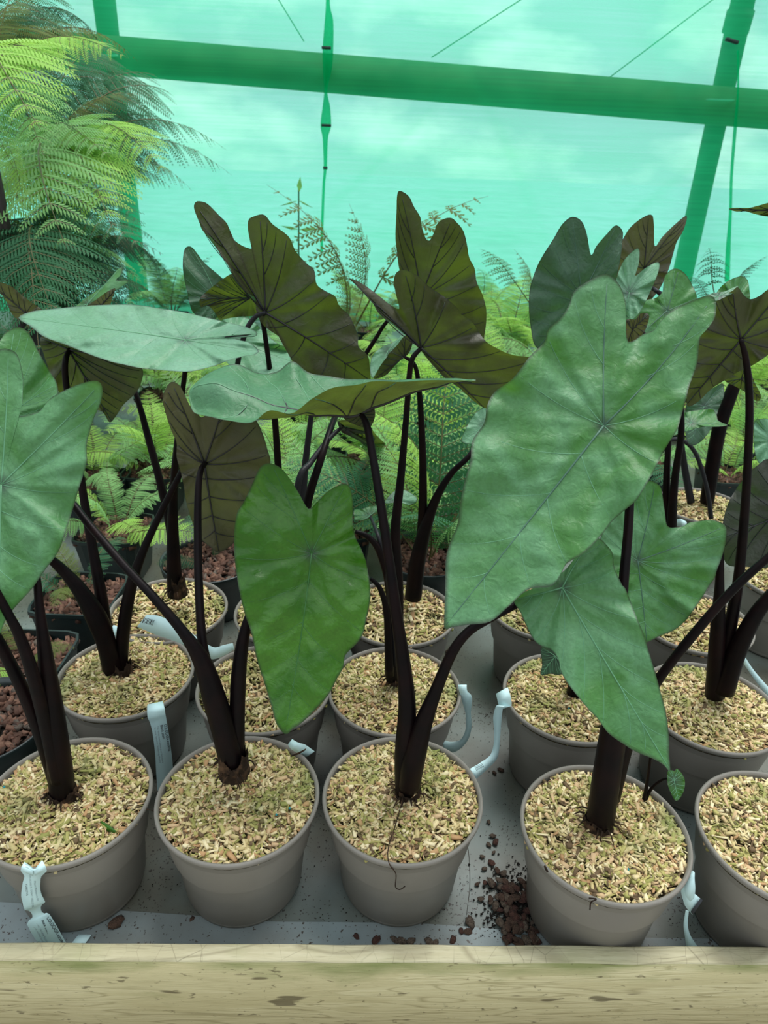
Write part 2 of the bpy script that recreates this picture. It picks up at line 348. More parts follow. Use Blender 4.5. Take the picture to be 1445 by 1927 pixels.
M['plank_top'] = plank_mat('weathered_pine_edge', (.50, .46, .31), (.42, .38, .24), (.27, .24, .15), (.25, .28, .13), (.05, .04, .022), True)
ZT = .060
bl, br_ = atz(0, 1772, ZT), atz(1445, 1780, ZT); fl_, fr = atz(0, 1808, ZT), atz(1445, 1812, ZT)
d = (br_ - bl); d[2] = 0; Lh = np.linalg.norm(d); ux = d / Lh; uy = np.array([-ux[1], ux[0], 0])
thick = abs(((fl_ - bl) @ uy + (fr - br_) @ uy) / 2)
ctr = (bl + br_) / 2 - uy * thick / 2
bm_ = MB()
hx, hy, hz_ = 1.9, thick / 2, .17
be = .0022
prof = [(-hy, -hz_), (hy, -hz_), (hy, -be), (hy - be, 0), (-hy + be, 0), (-hy, -be)]
VV = []; nx = 60
for i in range(nx + 1):
    x = -hx + 2 * hx * i / nx
    for (y, z) in prof: VV.append((x, y + .0006 * math.sin(x * 37), z + .0007 * math.sin(x * 29 + 1)))
FF = [(i * 6 + j, i * 6 + (j + 1) % 6, (i + 1) * 6 + (j + 1) % 6, (i + 1) * 6 + j) for i in range(nx) for j in range(6)]
FF += [tuple(range(5, -1, -1)), tuple(nx * 6 + j for j in range(6))]
bo = link('front_board', mesh('front_board', VV, FF), [M['plank'], M['plank_top']], smooth=False)
for pl_ in bo.data.polygons: pl_.material_index = 1 if pl_.normal.z > .6 else 0
bo.location = Vector(ctr); bo.rotation_euler.z = math.atan2(ux[1], ux[0])
tag(bo, 'weathered green-tinged pine board along the front edge of the plant bed', 'board')
BOARD_BACK = (bl, ux, uy)

# lighter strip of plastic turned up along the board
pts = [(-260, 1675), (0, 1697), (120, 1704), (240, 1714), (360, 1722), (480, 1733), (650, 1735), (800, 1738), (960, 1750), (1130, 1762), (1260, 1765), (1500, 1768), (1700, 1770)]
top = catmull(np.array([atz(x, y, .0015) for x, y in pts]), 6)
VV = []
for q in top:
    t = (q - bl) @ ux; e = bl + ux * t - uy * .002; e[2] = .0025
    for k in range(5):
        s = k / 4; pnt = q * (1 - s) + e * s; pnt[2] = .0012 + .0012 * s + .0006 * math.sin(t * 40 + k) * s
        VV.append(pnt)
FF = [(i * 5 + k, i * 5 + k + 1, (i + 1) * 5 + k + 1, (i + 1) * 5 + k) for i in range(len(top) - 1) for k in range(4)]
so = link('plastic_liner', mesh('plastic_liner', VV, FF), M['sheet_light']); tag(so, 'pale blue plastic liner strip lying along the front board', 'liner')

# net wall
def net_mat():
    m, nt = newmat('green_shade_net')
    o = N(nt, 'ShaderNodeOutputMaterial'); tc = N(nt, 'ShaderNodeTexCoord')
    tr = N(nt, 'ShaderNodeBsdfTransparent'); df = N(nt, 'ShaderNodeBsdfDiffuse'); tl = N(nt, 'ShaderNodeBsdfTranslucent')
    mp = N(nt, 'ShaderNodeMapping'); mp.inputs['Scale'].default_value = (.6, 1, 45); L(nt, tc.outputs['Object'], mp.inputs['Vector'])
    n = N(nt, 'ShaderNodeTexNoise'); n.inputs['Scale'].default_value = 2.0; n.inputs['Detail'].default_value = 4; L(nt, mp.outputs[0], n.inputs['Vector'])
    n2 = N(nt, 'ShaderNodeTexNoise'); n2.inputs['Scale'].default_value = 1.1; n2.inputs['Detail'].default_value = 3; L(nt, tc.outputs['Object'], n2.inputs['Vector'])
    r = N(nt, 'ShaderNodeMapRange'); r.inputs['From Min'].default_value = .3; r.inputs['From Max'].default_value = .7; r.inputs['To Min'].default_value = .44; r.inputs['To Max'].default_value = .54; L(nt, n.outputs['Fac'], r.inputs['Value'])
    r2 = N(nt, 'ShaderNodeMapRange'); r2.inputs['From Min'].default_value = .3; r2.inputs['From Max'].default_value = .7; r2.inputs['To Min'].default_value = -.05; r2.inputs['To Max'].default_value = .05; L(nt, n2.outputs['Fac'], r2.inputs['Value'])
    ad = N(nt, 'ShaderNodeMath', operation='ADD'); L(nt, r.outputs[0], ad.inputs[0]); L(nt, r2.outputs[0], ad.inputs[1])
    at_ = N(nt, 'ShaderNodeAttribute', attribute_name='dense'); a2 = N(nt, 'ShaderNodeMath', operation='ADD'); L(nt, ad.outputs[0], a2.inputs[0]); L(nt, at_.outputs['Fac'], a2.inputs[1])
    tr.inputs['Color'].default_value = (.46, .76, .72, 1)
    df.inputs['Color'].default_value = (.03, .84, .24, 1); tl.inputs['Color'].default_value = (.03, .62, .27, 1)
    a = N(nt, 'ShaderNodeMixShader'); a.inputs[0].default_value = .6; L(nt, df.outputs[0], a.inputs[1]); L(nt, tl.outputs[0], a.inputs[2])
    b = N(nt, 'ShaderNodeMixShader'); L(nt, a2.outputs[0], b.inputs[0]); L(nt, tr.outputs[0], b.inputs[1]); L(nt, a.outputs[0], b.inputs[2])
    L(nt, b.outputs[0], o.inputs[0]); return m
M['net'] = net_mat()
def wall_y(x): return WALL_Y + .05 * x
def wrinkle(x, z):
    w = .010 * np.sin(1.7 * x + 2.2 * z) + .006 * np.sin(5.1 * x - 3.7 * z + .4) + .004 * np.sin(11 * x + 2.5 * z) * np.exp(-((z - 1.0) / .9) ** 2)
    for k in range(7):     # diagonal tension folds
        c = -3 + k * 1.0; q = (x - c) * .8 + (z - .9) * (.6 if k % 2 else -.9)
        w = w + .006 * np.exp(-(q / .035) ** 2)
    return w
X, Z = np.meshgrid(np.linspace(-5.2, 5.2, 417), np.linspace(-.05, 3.6, 147), indexing='ij')
Yy = wall_y(X) + wrinkle(X, Z)
b = (np.arange(416)[:, None] * 147 + np.arange(146)[None]).ravel()
me = mesh('net_wall', np.stack([X, Yy, Z], -1).reshape(-1, 3), np.stack([b, b + 147, b + 148, b + 1], 1))
dn = .035 * np.sin(3.1 * X + 1.2 * np.sin(2 * Z)) * np.sin(1.4 * Z + X) + .05 * np.clip((1.5 - Z) / 1.5, -1, 1)
for k in range(9):
    c = -4 + k * .95; q = (X - c) * .8 + (Z - .9) * (.55 if k % 2 else -.8) + .03 * np.sin(4 * Z); dn += .055 * np.exp(-(q / .03) ** 2) * np.exp(-((Z - .7 - .2 * (k % 3)) / .5) ** 2)
for zz in (1.02, .55, 1.9): dn += .05 * np.exp(-((Z - zz - .012 * np.sin(1.5 * X)) / .03) ** 2)
a_ = me.attributes.new('dense', 'FLOAT', 'POINT'); a_.data.foreach_set('value', dn.ravel().astype(np.float32))
nw = link('wall_net', me, M['net']); tag(nw, kind='structure')
M['timber_out'] = principled('outdoor_timber', (.20, .19, .10), .8, noise=(6, 5, (.10, .09, .05), .4, .7))
M['pole_out'] = principled('dark_round_post', (.015, .03, .022), .7, noise=(6, 4, (.04, .05, .04), .4, .7))
# rail outside the net
def onwall(px, py, dy=.06):
    d = ray(px, py); t = (WALL_Y + dy - 0) / (d[1] - .05 * d[0]); return CAM + d * t
TL, TR = onwall(-60, 44), onwall(1505, 174); BLm, BR = onwall(-60, 118), onwall(1505, 248)
def ext(a, b, t): return a + (b - a) * t
A0, A1 = ext(TL, TR, -.35), ext(TL, TR, 1.35); B0, B1 = ext(BLm, BR, -.35), ext(BLm, BR, 1.35)
off = np.array([-.05, 1, 0]) * .045
V = [A0, A1, B1, B0, A0 + off, A1 + off, B1 + off, B0 + off]
ro = link('rail', mesh('rail', V, [(0, 1, 2, 3), (4, 7, 6, 5), (0, 4, 5, 1), (3, 2, 6, 7), (0, 3, 7, 4), (1, 5, 6, 2)]), M['timber_out'], smooth=False)
tag(ro, 'wide horizontal timber rail seen through the green net', 'rail')
def pole(name, a, b, r, label, dy):
    p0, p1 = onwall(*a, dy), onwall(*b, dy)
    lo = p1 + (p1 - p0) * ((p1[2] + .28) / (p0[2] - p1[2])); hi = p0 + (p0 - p1) * .5
    m_ = MB(); P = [lo + (hi - lo) * t for t in np.linspace(0, 1, 14)]; m_.tube(P, [r * (1 + .03 * math.sin(7 * i)) for i in range(14)], 20)
    return tag(link(name, m_.me(name), M['pole_out']), label, 'post')
pole('net_post', (203, 60), (262, 560), .062, 'slim round post behind the net beside the tree fern', .17)
pole('net_post', (1385, 60), (1288, 500), .066, 'leaning round post behind the net crossing the rail at the side with the cord', .17)
ps = MB()
j0, j1 = onwall(1394, 20, .17), onwall(1383, 62, .17); ps.tube([j0, j1], [.078, .076], 20)
tag(link('post_sleeve', ps.me('post_sleeve'), M['pole_out']), 'wider sleeve around the upper leaning post', 'sleeve')
# gathered seam of net with clips, and the hanging cord
def strip(name, pts, label, cat, mat, dy=-.012):
    VV = []; 
    P = catmull(np.array([(x, y, w_) for x, y, w_ in pts], float), 5)
    for x, y, w_ in P:
        c = onwall(x, y, dy); l = onwall(x - w_ / 2, y, dy); r = onwall(x + w_ / 2, y, dy); m_ = c + np.array([0, -1, 0]) * (.012 + .02 * w_ / 18)
        VV += [l, (l + m_) / 2 + np.array([0, -.006, 0]), m_, (r + m_) / 2 + np.array([0, -.006, 0]), r]
    n = len(P)
    FF = [(i * 5 + k, i * 5 + k + 1, (i + 1) * 5 + k + 1, (i + 1) * 5 + k) for i in range(n - 1) for k in range(4)]
    FF += [(i * 5 + 4, i * 5, (i + 1) * 5, (i + 1) * 5 + 4) for i in range(n - 1)]
    return tag(link(name, mesh(name, VV, FF), mat), label, cat)
M['net_fold'] = principled('gathered_net', (.01, .30, .15), .8, .2)
m, nt2 = newmat('gathered_green_net'); o = N(nt2, 'ShaderNodeOutputMaterial'); tr = N(nt2, 'ShaderNodeBsdfTransparent'); tr.inputs['Color'].default_value = (.45, 1, .8, 1)
tl = N(nt2, 'ShaderNodeBsdfTranslucent'); tl.inputs['Color'].default_value = (.01, .55, .28, 1); mx = N(nt2, 'ShaderNodeMixShader'); mx.inputs[0].default_value = .5
L(nt2, tr.outputs[0], mx.inputs[1]); L(nt2, tl.outputs[0], mx.inputs[2]); L(nt2, mx.outputs[0], o.inputs[0]); M['net_seam'] = m
seam = [(617, -40, 6), (617, 10, 8), (619, 40, 16), (617, 92, 20), (616, 130, 17), (613, 170, 6), (614, 200, 14), (613, 236, 20), (612, 262, 10), (612, 315, 6), (609, 350, 5), (606, 430, 5), (605, 475, 5)]
sm = strip('net_seam', seam, 'gathered vertical seam of net pinched by dark clips', 'seam', M['net_seam'])
M['clip'] = principled('dark_clip', (.008, .03, .025), .6)
for (x, y, w_) in ((614, 90, 17), (614, 236, 18), (612, 316, 8), (604, 430, 7)):
    c = onwall(x, y, -.05); k = zc(c) / FPX; cb = MB(); cb.box(c, (w_ * k, .02, 4.5 * k))
    child('clip', cb.me('clip'), M['clip'], sm, smooth=False)
strip('hanging_cord', [(1388, 95, 3), (1388, 170, 3), (1383, 240, 6), (1376, 330, 5), (1374, 400, 5), (1370, 470, 9), (1368, 530, 10)], 'twisted green net cord hanging beside the leaning post', 'cord', M['net_seam'])
c = onwall(1377, 77, -.03); tb = MB(); k = zc(c) / FPX; tb.box(c, (24 * k, .03, 5 * k), Matrix.Rotation(.22, 3, 'Y'))
tag(link('cable_tie', tb.me('cable_tie'), M['clip'], smooth=False), 'dark tie around the upper leaning post', 'tie')
# thin wires and small pale brackets outside the net
for k_, (a, b, lab) in enumerate((((500, -40), (572, 78), 'thin wire crossing the sky behind the net near the tree fern'), ((812, 108), (1010, -20), 'thin wire slanting behind the net near the gathered seam'), ((1148, 145), (1380, -30), 'thin wire behind the net near the leaning post'))):
    wb = MB(); wb.tube([onwall(*a, .5), onwall(*b, .5)], .0035, 6); tag(link('wire', wb.me('wire'), M['pole_out']), lab, 'wire')
M['bracket'] = principled('pale_bracket', (.7, .8, .75), .5)
for a, b, lab in (((186, 103), (222, 106), 'pale bracket where the slim post meets the rail'), ((1330, 187), (1380, 190), 'pale bracket where the leaning post meets the rail')):
    wb = MB(); p_, q_ = onwall(*a, .01), onwall(*b, .01); wb.box((p_ + q_) / 2, (abs(q_[0] - p_[0]), .012, .011)); tag(link('bracket', wb.me('bracket'), M['bracket'], smooth=False), lab, 'bracket')
# kerb at the foot of the net
kb = MB(); p0 = onwall(-400, 590, .14); p1 = onwall(1900, 660, .14)
kb.box(((p0[0] + p1[0]) / 2, wall_y(0) + .14, -.08), (11, .09, .30), Matrix.Rotation(math.atan(.05), 3, 'Z'))
kerb = link('kerb', kb.me('kerb'), principled('violet_grey_kerb', (.30, .27, .36), .8), smooth=False); tag(kerb, 'pale violet-grey kerb along the foot of the net', 'kerb')

# ------------------------------------------------------------------ pots
POT_R, POT_H = .115, .174
pot_prof = [(.0, .001), (.070, .001), (.079, .0), (.0838, .002), (.0852, .008), (.0856, .0105), (.0868, .012), (.0975, .1230), (.0986, .1345), (.1046, .1362), (.1058, .1400), (.1084, .1630), (.1098, .1650), (.1134, .1656), (.1146, .1680), (.1150, .1710), (.1143, .1735), (.1122, .1745), (.1100, .1735), (.1088, .1700), (.1050, .130), (.100, .10)]
b_ = MB()
cuts = [i for i, q in enumerate(pot_prof) if q in ((.079, .0), (.0856, .0105), (.0986, .1345), (.1046, .1362), (.1098, .1650), (.1122, .1745), (.1088, .1700))]
cuts = [0] + cuts + [len(pot_prof) - 1]
for a_, c_ in zip(cuts[:-1], cuts[1:]): b_.lathe(pot_prof[a_:c_ + 1], k=96)      # separate bands keep the moulded edges crisp
ME_POT = b_.me('pot')
def chips_mesh(name, n, R, dome, size, seed, hollow=.012):
    r_ = np.random.default_rng(seed); V = []; F = []
    for i in range(n):
        rr = R * math.sqrt(r_.random()); a = r_.random() * 2 * math.pi
        l = size * (.55 + 1.0 * r_.random() ** 1.6); w_ = l * (.18 + .22 * r_.random()); h = w_ * (.35 + .3 * r_.random())
        z = dome * (1 - (rr / R) ** 2) + .0035 * math.sin(rr * 90 + a * 3) * (1 - rr / R) + r_.random() * .006 - hollow * math.exp(-(rr / .025) ** 2)
        Mx = Euler((r_.normal() * .35, r_.normal() * .38, r_.random() * 6.28)).to_matrix()
        taper = .45 + .5 * r_.random()
        vs_ = []
        for sx in (-1, 1):
            tp = taper if sx > 0 else 1
            for sy in (-1, 1):
                for sz in (-1, 1):
                    v = Mx @ Vector((sx * l / 2, sy * w_ / 2 * tp, sz * h / 2 * tp)); vs_.append((v.x + rr * math.cos(a), v.y + rr * math.sin(a), v.z + z))
        b = len(V); V += vs_
        F += [(b, b + 1, b + 3, b + 2), (b + 4, b + 6, b + 7, b + 5), (b, b + 4, b + 5, b + 1), (b + 2, b + 3, b + 7, b + 6), (b, b + 2, b + 6, b + 4), (b + 1, b + 5, b + 7, b + 3)]
    # bed below
    k = 40; b = len(V); rings = 8
    for i in range(rings + 1):
        rr = R * 1.03 * i / rings
        for j in range(k): V.append((rr * math.cos(j * 2 * math.pi / k), rr * math.sin(j * 2 * math.pi / k), dome * (1 - (rr / R) ** 2) - .001 - hollow * math.exp(-(rr / .025) ** 2)))
    nc = len(F)
    for i in range(rings):
        for j in range(k): F.append((b + i * k + j, b + (i + 1) * k + j, b + (i + 1) * k + (j + 1) % k, b + i * k + (j + 1) % k))
    me = mesh(name, V, np.array(F)); me.materials.append(M['chips']); me.materials.append(M['chips_under'])
    mi = np.zeros(len(F), dtype=np.int32); mi[nc:] = 1; me.polygons.foreach_set('material_index', mi)
    return me
ME_CH = [chips_mesh('chips', 3700, .1065, .017, .0118, s) for s in (1, 2, 3)]
ME_CHB = [chips_mesh('chips', 1700, .1065, .010, .0135, s) for s in (5, 6)]
PLANTS = {}
def chip_pot(key, px, py, label, near=True, tilt=0, xy=None):
    c = atz(px, py, POT_H) if xy is None else np.array([xy[0], xy[1], 0.0])
    e = empty('potted_colocasia', (c[0], c[1], 0), label, 'potted plant')
    p = bpy.data.objects.new('pot', ME_POT); COL.objects.link(p); p.parent = e; p.rotation_euler.z = random.random() * 6
    me_ = random.choice(ME_CH if near else ME_CHB)
    q = bpy.data.objects.new('wood_chip_mulch', me_); COL.objects.link(q); q.parent = e; q.location.z = .162; q.rotation_euler.z = random.random() * 6; q['kind'] = 'stuff'
    PLANTS[key] = e; return e
ME_POT.materials.append(M['pot']); ME_POT.polygons.foreach_set('use_smooth', [True] * len(ME_POT.polygons))

chip_pot('P1', 132, 1500, 'tall black-stemmed plant in the taupe pot with a notched paper tag reaching the front board', xy=(-.4286, .7057))
chip_pot('P2', 445, 1500, 'black-stemmed plant with a bright glossy leaf, torn brown sheath, front taupe pot', xy=(-.1919, .7204))
chip_pot('P3', 757, 1500, 'front black-stemmed plant with a fine root dangling over its taupe pot rim', xy=(.0417, .7310))
chip_pot('P4', 1142, 1565, 'black-stemmed plant with the largest broad leaf, front taupe pot beside the bark heap', xy=(.3197, .6865))
chip_pot('P5', 1475, 1570, 'taupe pot of wood chips cut off by the frame beside the front board')
chip_pot('P6', 235, 1270, 'black-stemmed plant in taupe pot with a long printed label folded over its rim', xy=(-.4371, .9715))
chip_pot('P7', 497, 1290, 'taupe pot mostly hidden behind the bright glossy leaf', near=False)
chip_pot('P8', 742, 1300, 'second-row black-stemmed plant directly behind the pot with the dangling root', xy=(.0293, .9601))
chip_pot('P9', 1065, 1310, 'second-row plant in taupe pot with a curled ribbon tag on its rim', xy=(.3316, .9590))
chip_pot('P10', 1337, 1325, 'black-stemmed plant in taupe pot with twin upright stems and olive-backed leaf', near=True)
chip_pot('P11', 315, 1140, 'thick-stemmed plant in taupe pot with a horizontal pale leaf, in the third row', near=False, xy=(-.4204, 1.1718))
chip_pot('P12', 550, 1150, 'plant in taupe pot behind the bright glossy leaf, with a dark-veined upright leaf', near=False)
chip_pot('P13', 750, 1150, 'third-row forked-stem plant in taupe pot in front of the black bark-filled pot', near=False)
chip_pot('P14', 1023, 1140, 'taupe pot behind the tip of the largest leaf, standing alone on the open sheet', near=False)
chip_pot('P15', 1305, 1165, 'taupe pot of wood chips below the broad three-lobed leaf', near=False)
chip_pot('P16', 1486, 1085, 'taupe pot at the picture edge with a pale ribbon tag lying before it', near=False)
chip_pot('P17', 1322, 950, 'farthest chip-mulched plant with several thick black stems behind the largest leaf', near=False)

# ------------------------------------------------------------------ leaves
def seg_dist(P, Q):
    """distance of points P (n,2) to polyline Q (m,2)"""
    best = np.full(len(P), 9.0)
    for a, b in zip(Q[:-1], Q[1:]):
        d = b - a; L2 = d @ d + 1e-12; t = np.clip(((P - a) @ d) / L2, 0, 1)
        best = np.minimum(best, np.linalg.norm(P - a - t[:, None] * d, axis=1))
    return best
def leaf(plant, outline, attach, Y, n, tip, lobes, mat='leaf', wave=.004, fold=.05, droop=.0, quilt=.0022, rings=40, seg=180, name='leaf', vein_top='vein_pale', vscale=1.0, seed=0, cup=0.0, label=None, undk=1.0, vein_lat='vein_pale'):
    """outline: pixels, traced clockwise or not; the blade lies in the plane through attach with top normal n, then it is cupped, waved and quilted."""
    rg = np.random.default_rng(seed + int(attach[0]))
    n = np.array(n, float); n /= np.linalg.norm(n)
    P0 = at(attach[0], attach[1], Y)
    def plane(px, py):
        d = ray(px, py); t = ((P0 - CAM) @ n) / (d @ n); return CAM + d * t
    O = resample(catmull(np.array(outline, float), 8, True), seg, True)
    W = np.array([plane(x, y) for x, y in O])
    T = plane(*tip); ex = T - P0; ex -= n * (ex @ n); Lm = np.linalg.norm(ex); ex /= Lm; ey = np.cross(n, ex)
    U = np.stack([(W - P0) @ ex, (W - P0) @ ey], 1)
    area = .5 * np.sum(U[:, 0] * np.roll(U[:, 1], -1) - np.roll(U[:, 0], -1) * U[:, 1])
    if area < 0: U = U[::-1].copy(); W = W[::-1].copy(); O = O[::-1].copy()
    def uv(px): q = plane(*px) - P0; return np.array([q @ ex, q @ ey])
    def idx(q): return int(np.argmin(np.linalg.norm(U - q, axis=1)))
    ang = np.unwrap(np.arctan2(U[:, 1], U[:, 0])); rad = np.linalg.norm(U, axis=1)
    srt = np.argsort(np.arctan2(U[:, 1], U[:, 0])); a_s = np.arctan2(U[:, 1], U[:, 0])[srt]; r_s = rad[srt]
    def frac(Q):
        a = np.arctan2(Q[:, 1], Q[:, 0]); R_ = np.interp(a, a_s, r_s, period=2 * math.pi); return np.clip(np.linalg.norm(Q, axis=1) / (R_ + 1e-9), 0, 1)
    # veins
    it = idx(uv(tip)); il = [idx(uv(l)) for l in lobes]
    veins = []
    def path(S, E, bend, k=10):
        S = np.asarray(S, float); E = np.asarray(E, float); d = E - S; nn = np.array([-d[1], d[0]]); c = (S + E) / 2 + nn * bend
        t = np.linspace(0, 1, k)[:, None]; return (1 - t) ** 2 * S + 2 * t * (1 - t) * c + t * t * E
    z2 = np.zeros(2)
    veins.append((path(z2, U[it] * .985, rg.normal() * .015, 16), 1.0))
    for l in il: veins.append((path(z2, U[l] * .93, rg.normal() * .03, 12), .85))
    def between(i, j, f):      # outline point a fraction f of the way i->j the short way
        dlt = (j - i + seg // 2) % seg - seg // 2
        return U[int(round(i + dlt * f)) % seg]
    for l in il:
        sgn = 1 if ((l - it + seg // 2) % seg - seg // 2) > 0 else -1
        J = lambda s: rg.normal() * s
        for (a, f) in ((.0, .62), (.0, .80)):
            veins.append((path(z2, between(it, l, f + J(.02)) * .94, -.10 * sgn + J(.02)), .5))
        for (a, f) in ((.16, .47), (.36, .32), (.56, .20), (.75, .10)):
            veins.append((path(U[it] * (a + J(.015)), between(it, l, f + J(.01)) * .96, -.10 * sgn + J(.02)), .42))
        for (a, f) in ((.38, .90), (.62, .955)):
            veins.append((path(U[l] * a, between(it, l, f) * .95, -.12 * sgn), .36))
    fr_ph = rg.random(6) * 6.28
    UNDU = []
    for q_ in range(9):
        wl_ = .035 + .085 * rg.random(); th_ = rg.random() * 3.14; UNDU.append((6.28 / wl_ * math.cos(th_), 6.28 / wl_ * math.sin(th_), rg.random() * 6.28, wl_ * .0125))
    und = min(1.0, Lm / .16) * undk; wave = wave * 1.7
    side = 1.0
    def disp(Q, rf):
        th = np.arctan2(Q[:, 1], Q[:, 0]); r = np.linalg.norm(Q, axis=1)
        d = fold * np.sqrt(Q[:, 1] ** 2 + .0002) - fold * .014
        d -= droop * Q[:, 0] * np.abs(Q[:, 0]) / Lm
        d += cup * r * r / Lm
        w_ = wave * rf ** 2.2 * (np.sin(7 * th + fr_ph[0]) + .7 * np.sin(12 * th + fr_ph[1]) + .4 * np.sin(19 * th + fr_ph[2]))
        sm = np.clip(r / .03, 0, 1)
        d += w_ * sm
        vd = np.full(len(Q), 9.0)
        for pth, wt in veins: vd = np.minimum(vd, seg_dist(Q, pth) / (.6 + .4 * wt))
        d += quilt * (1 - np.exp(-(vd / .011) ** 2)) * (1 - .5 * rf)
        d += quilt * .45 * np.sin(Q[:, 0] * 170 + 40 * Q[:, 1]) * np.sin(Q[:, 1] * 130) * (1 - np.exp(-(vd / .015) ** 2))
        for (kx, ky, p_, a_) in UNDU: d += a_ * und * np.sin(kx * Q[:, 0] + ky * Q[:, 1] + p_) * np.clip(r / .04, 0, 1)
        return d
    def to3(Q, dd, push=0.0):
        B = P0 + Q[:, :1] * ex + Q[:, 1:] * ey
        rr = B - CAM; rr /= np.linalg.norm(rr, axis=1)[:, None]
        c = rr @ n; c = np.where(np.abs(c) < .4, .4 * np.where(c < 0, -1, 1), c)
        return B + rr * (dd / c)[:, None] + n * np.asarray(push).reshape(-1, 1)
    fr = (np.arange(1, rings + 1) / rings) ** .85
    Q = np.vstack([[[0, 0]]] + [U * f for f in fr]); rf = np.r_[0, np.repeat(fr, seg)]
    D = disp(Q, rf); V = to3(Q, D)
    F = [(0, 1 + j, 1 + (j + 1) % seg) for j in range(seg)]
    F += [(1 + i * seg + j, 1 + (i + 1) * seg + j, 1 + (i + 1) * seg + (j + 1) % seg, 1 + i * seg + (j + 1) % seg) for i in range(rings - 1) for j in range(seg)]
    me = mesh(name, V, F)
    a = me.attributes.new('margin', 'FLOAT', 'POINT'); a.data.foreach_set('value', np.clip((rf - .975) / .02, 0, 1) * .9)
    a = me.attributes.new('heart', 'FLOAT', 'POINT'); a.data.foreach_set('value', np.exp(-(np.linalg.norm(Q, axis=1) / .012) ** 2) * .85)
    lo = child(name, me, M[mat], plant)
    if label: lo['label'] = label
    # vein ribs, under and over
    vu = MB(); vt = MB(); vl = MB()
    for k, (pth, wt) in enumerate(veins):
        Qv = pth; f_ = frac(Qv); dd = disp(Qv, f_); tt = np.linspace(0, 1, len(Qv)); base = .0021 * wt * vscale * (Lm / .28) ** .5
        r = base * (1 - .8 * tt) + .00025
        vu.tube(to3(Qv, dd, -r * 1.12 - .0002), r, 6)
        (vt if wt > .7 else vl).tube(to3(Qv, dd, -r * .12), r * (.6 if wt > .7 else .42) + .0001, 5)
    child('vein_underside', vu.me('vein'), M['vein_dark'], lo); child('vein', vt.me('vein'), M[vein_top], lo); child('vein', vl.me('vein'), M[vein_lat], lo)
    return lo, P0

def stem(plant, pts, mat='stem', k=14, name='stem'):
    """pts: (px, py, Y, width_px)"""
    P = np.array([np.r_[at(x, y, Yv), w_ * zc(at(x, y, Yv)) / FPX / 2] for x, y, Yv, w_ in pts])
    Q = catmull(P, 8); m_ = MB(); m_.tube(Q[:, :3], np.maximum(Q[:, 3], .0008), k)
    return child(name, m_.me(name), M[mat], plant)
def sheath(plant, px, py, Y, w_px, h_px, seed=0):
    """ragged dry sheath round the foot of the stems"""
    r_ = np.random.default_rng(seed); c = at(px, py, Y); k = zc(c) / FPX; R = w_px * k / 2; H = h_px * k * 1.15
    m_ = MB(); n = 40; V = []
    for i in range(6):
        for j in range(n):
            t = 2 * math.pi * j / n; rag = 1 + .05 * math.sin(j * 1.9 + i) + .03 * r_.normal()
            top = H * (i / 5) * (1 if i < 5 else (1 + .22 * math.sin(j * .55) + .10 * r_.normal()))
            V.append((c[0] + R * rag * (1.0 - .10 * i / 5) * math.cos(t), c[1] + R * rag * (1.0 - .10 * i / 5) * math.sin(t), c[2] - .01 + top))
    m_.add(V, [(i * n + j, i * n + (j + 1) % n, (i + 1) * n + (j + 1) % n, (i + 1) * n + j) for i in range(5) for j in range(n)])
    for q in range(12):
        t = r_.random() * 6.28; a = np.array([c[0] + R * math.cos(t), c[1] + R * math.sin(t), c[2] + H * .2]); b = a + np.array([math.cos(t) * .012, math.sin(t) * .012, -.01]) + r_.normal(size=3) * .003
        m_.tube([a, (a + b) / 2 + [0, 0, .004], b], [.0015, .0012, .0005], 5)
    return child('dry_sheath', m_.me('dry_sheath'), M['sheath'], plant)

PL = PLANTS
# L1 the largest leaf
L1 = [(1182, 643), (1178, 625), (1178, 600), (1177, 570), (1168, 540), (1148, 518), (1131, 517), (1104, 530), (1080, 548), (1071, 573), (1055, 598), (1031, 620), (1025, 643), (998, 669), (965, 712), (930, 738), (916, 765), (911, 796), (889, 829), (885, 869), (875, 902), (866, 945), (861, 985), (848, 1018), (839, 1051), (838, 1101), (836, 1150), (836, 1184), (848, 1181), (878, 1176), (922, 1170), (955, 1143), (995, 1109), (1038, 1103), (1055, 1081), (1066, 1061), (1098, 1041), (1131, 1008), (1151, 982), (1178, 958), (1197, 942), (1214, 915), (1231, 885), (1251, 845), (1274, 809), (1281, 786), (1292, 746), (1297, 726), (1307, 699), (1313, 676), (1317, 636), (1331, 619), (1344, 600), (1348, 576), (1344, 560), (1330, 556), (1297, 568), (1264, 585), (1247, 600), (1231, 620), (1211, 628), (1194, 640)]
leaf(PL['P4'], L1, (1136, 801), .80, (-.10, -.80, .58), (837, 1183), [(1141, 520), (1343, 560)], 'leaf', wave=.0035, fold=.12, rings=56, seg=240, vein_top='vein_deep', quilt=.003)
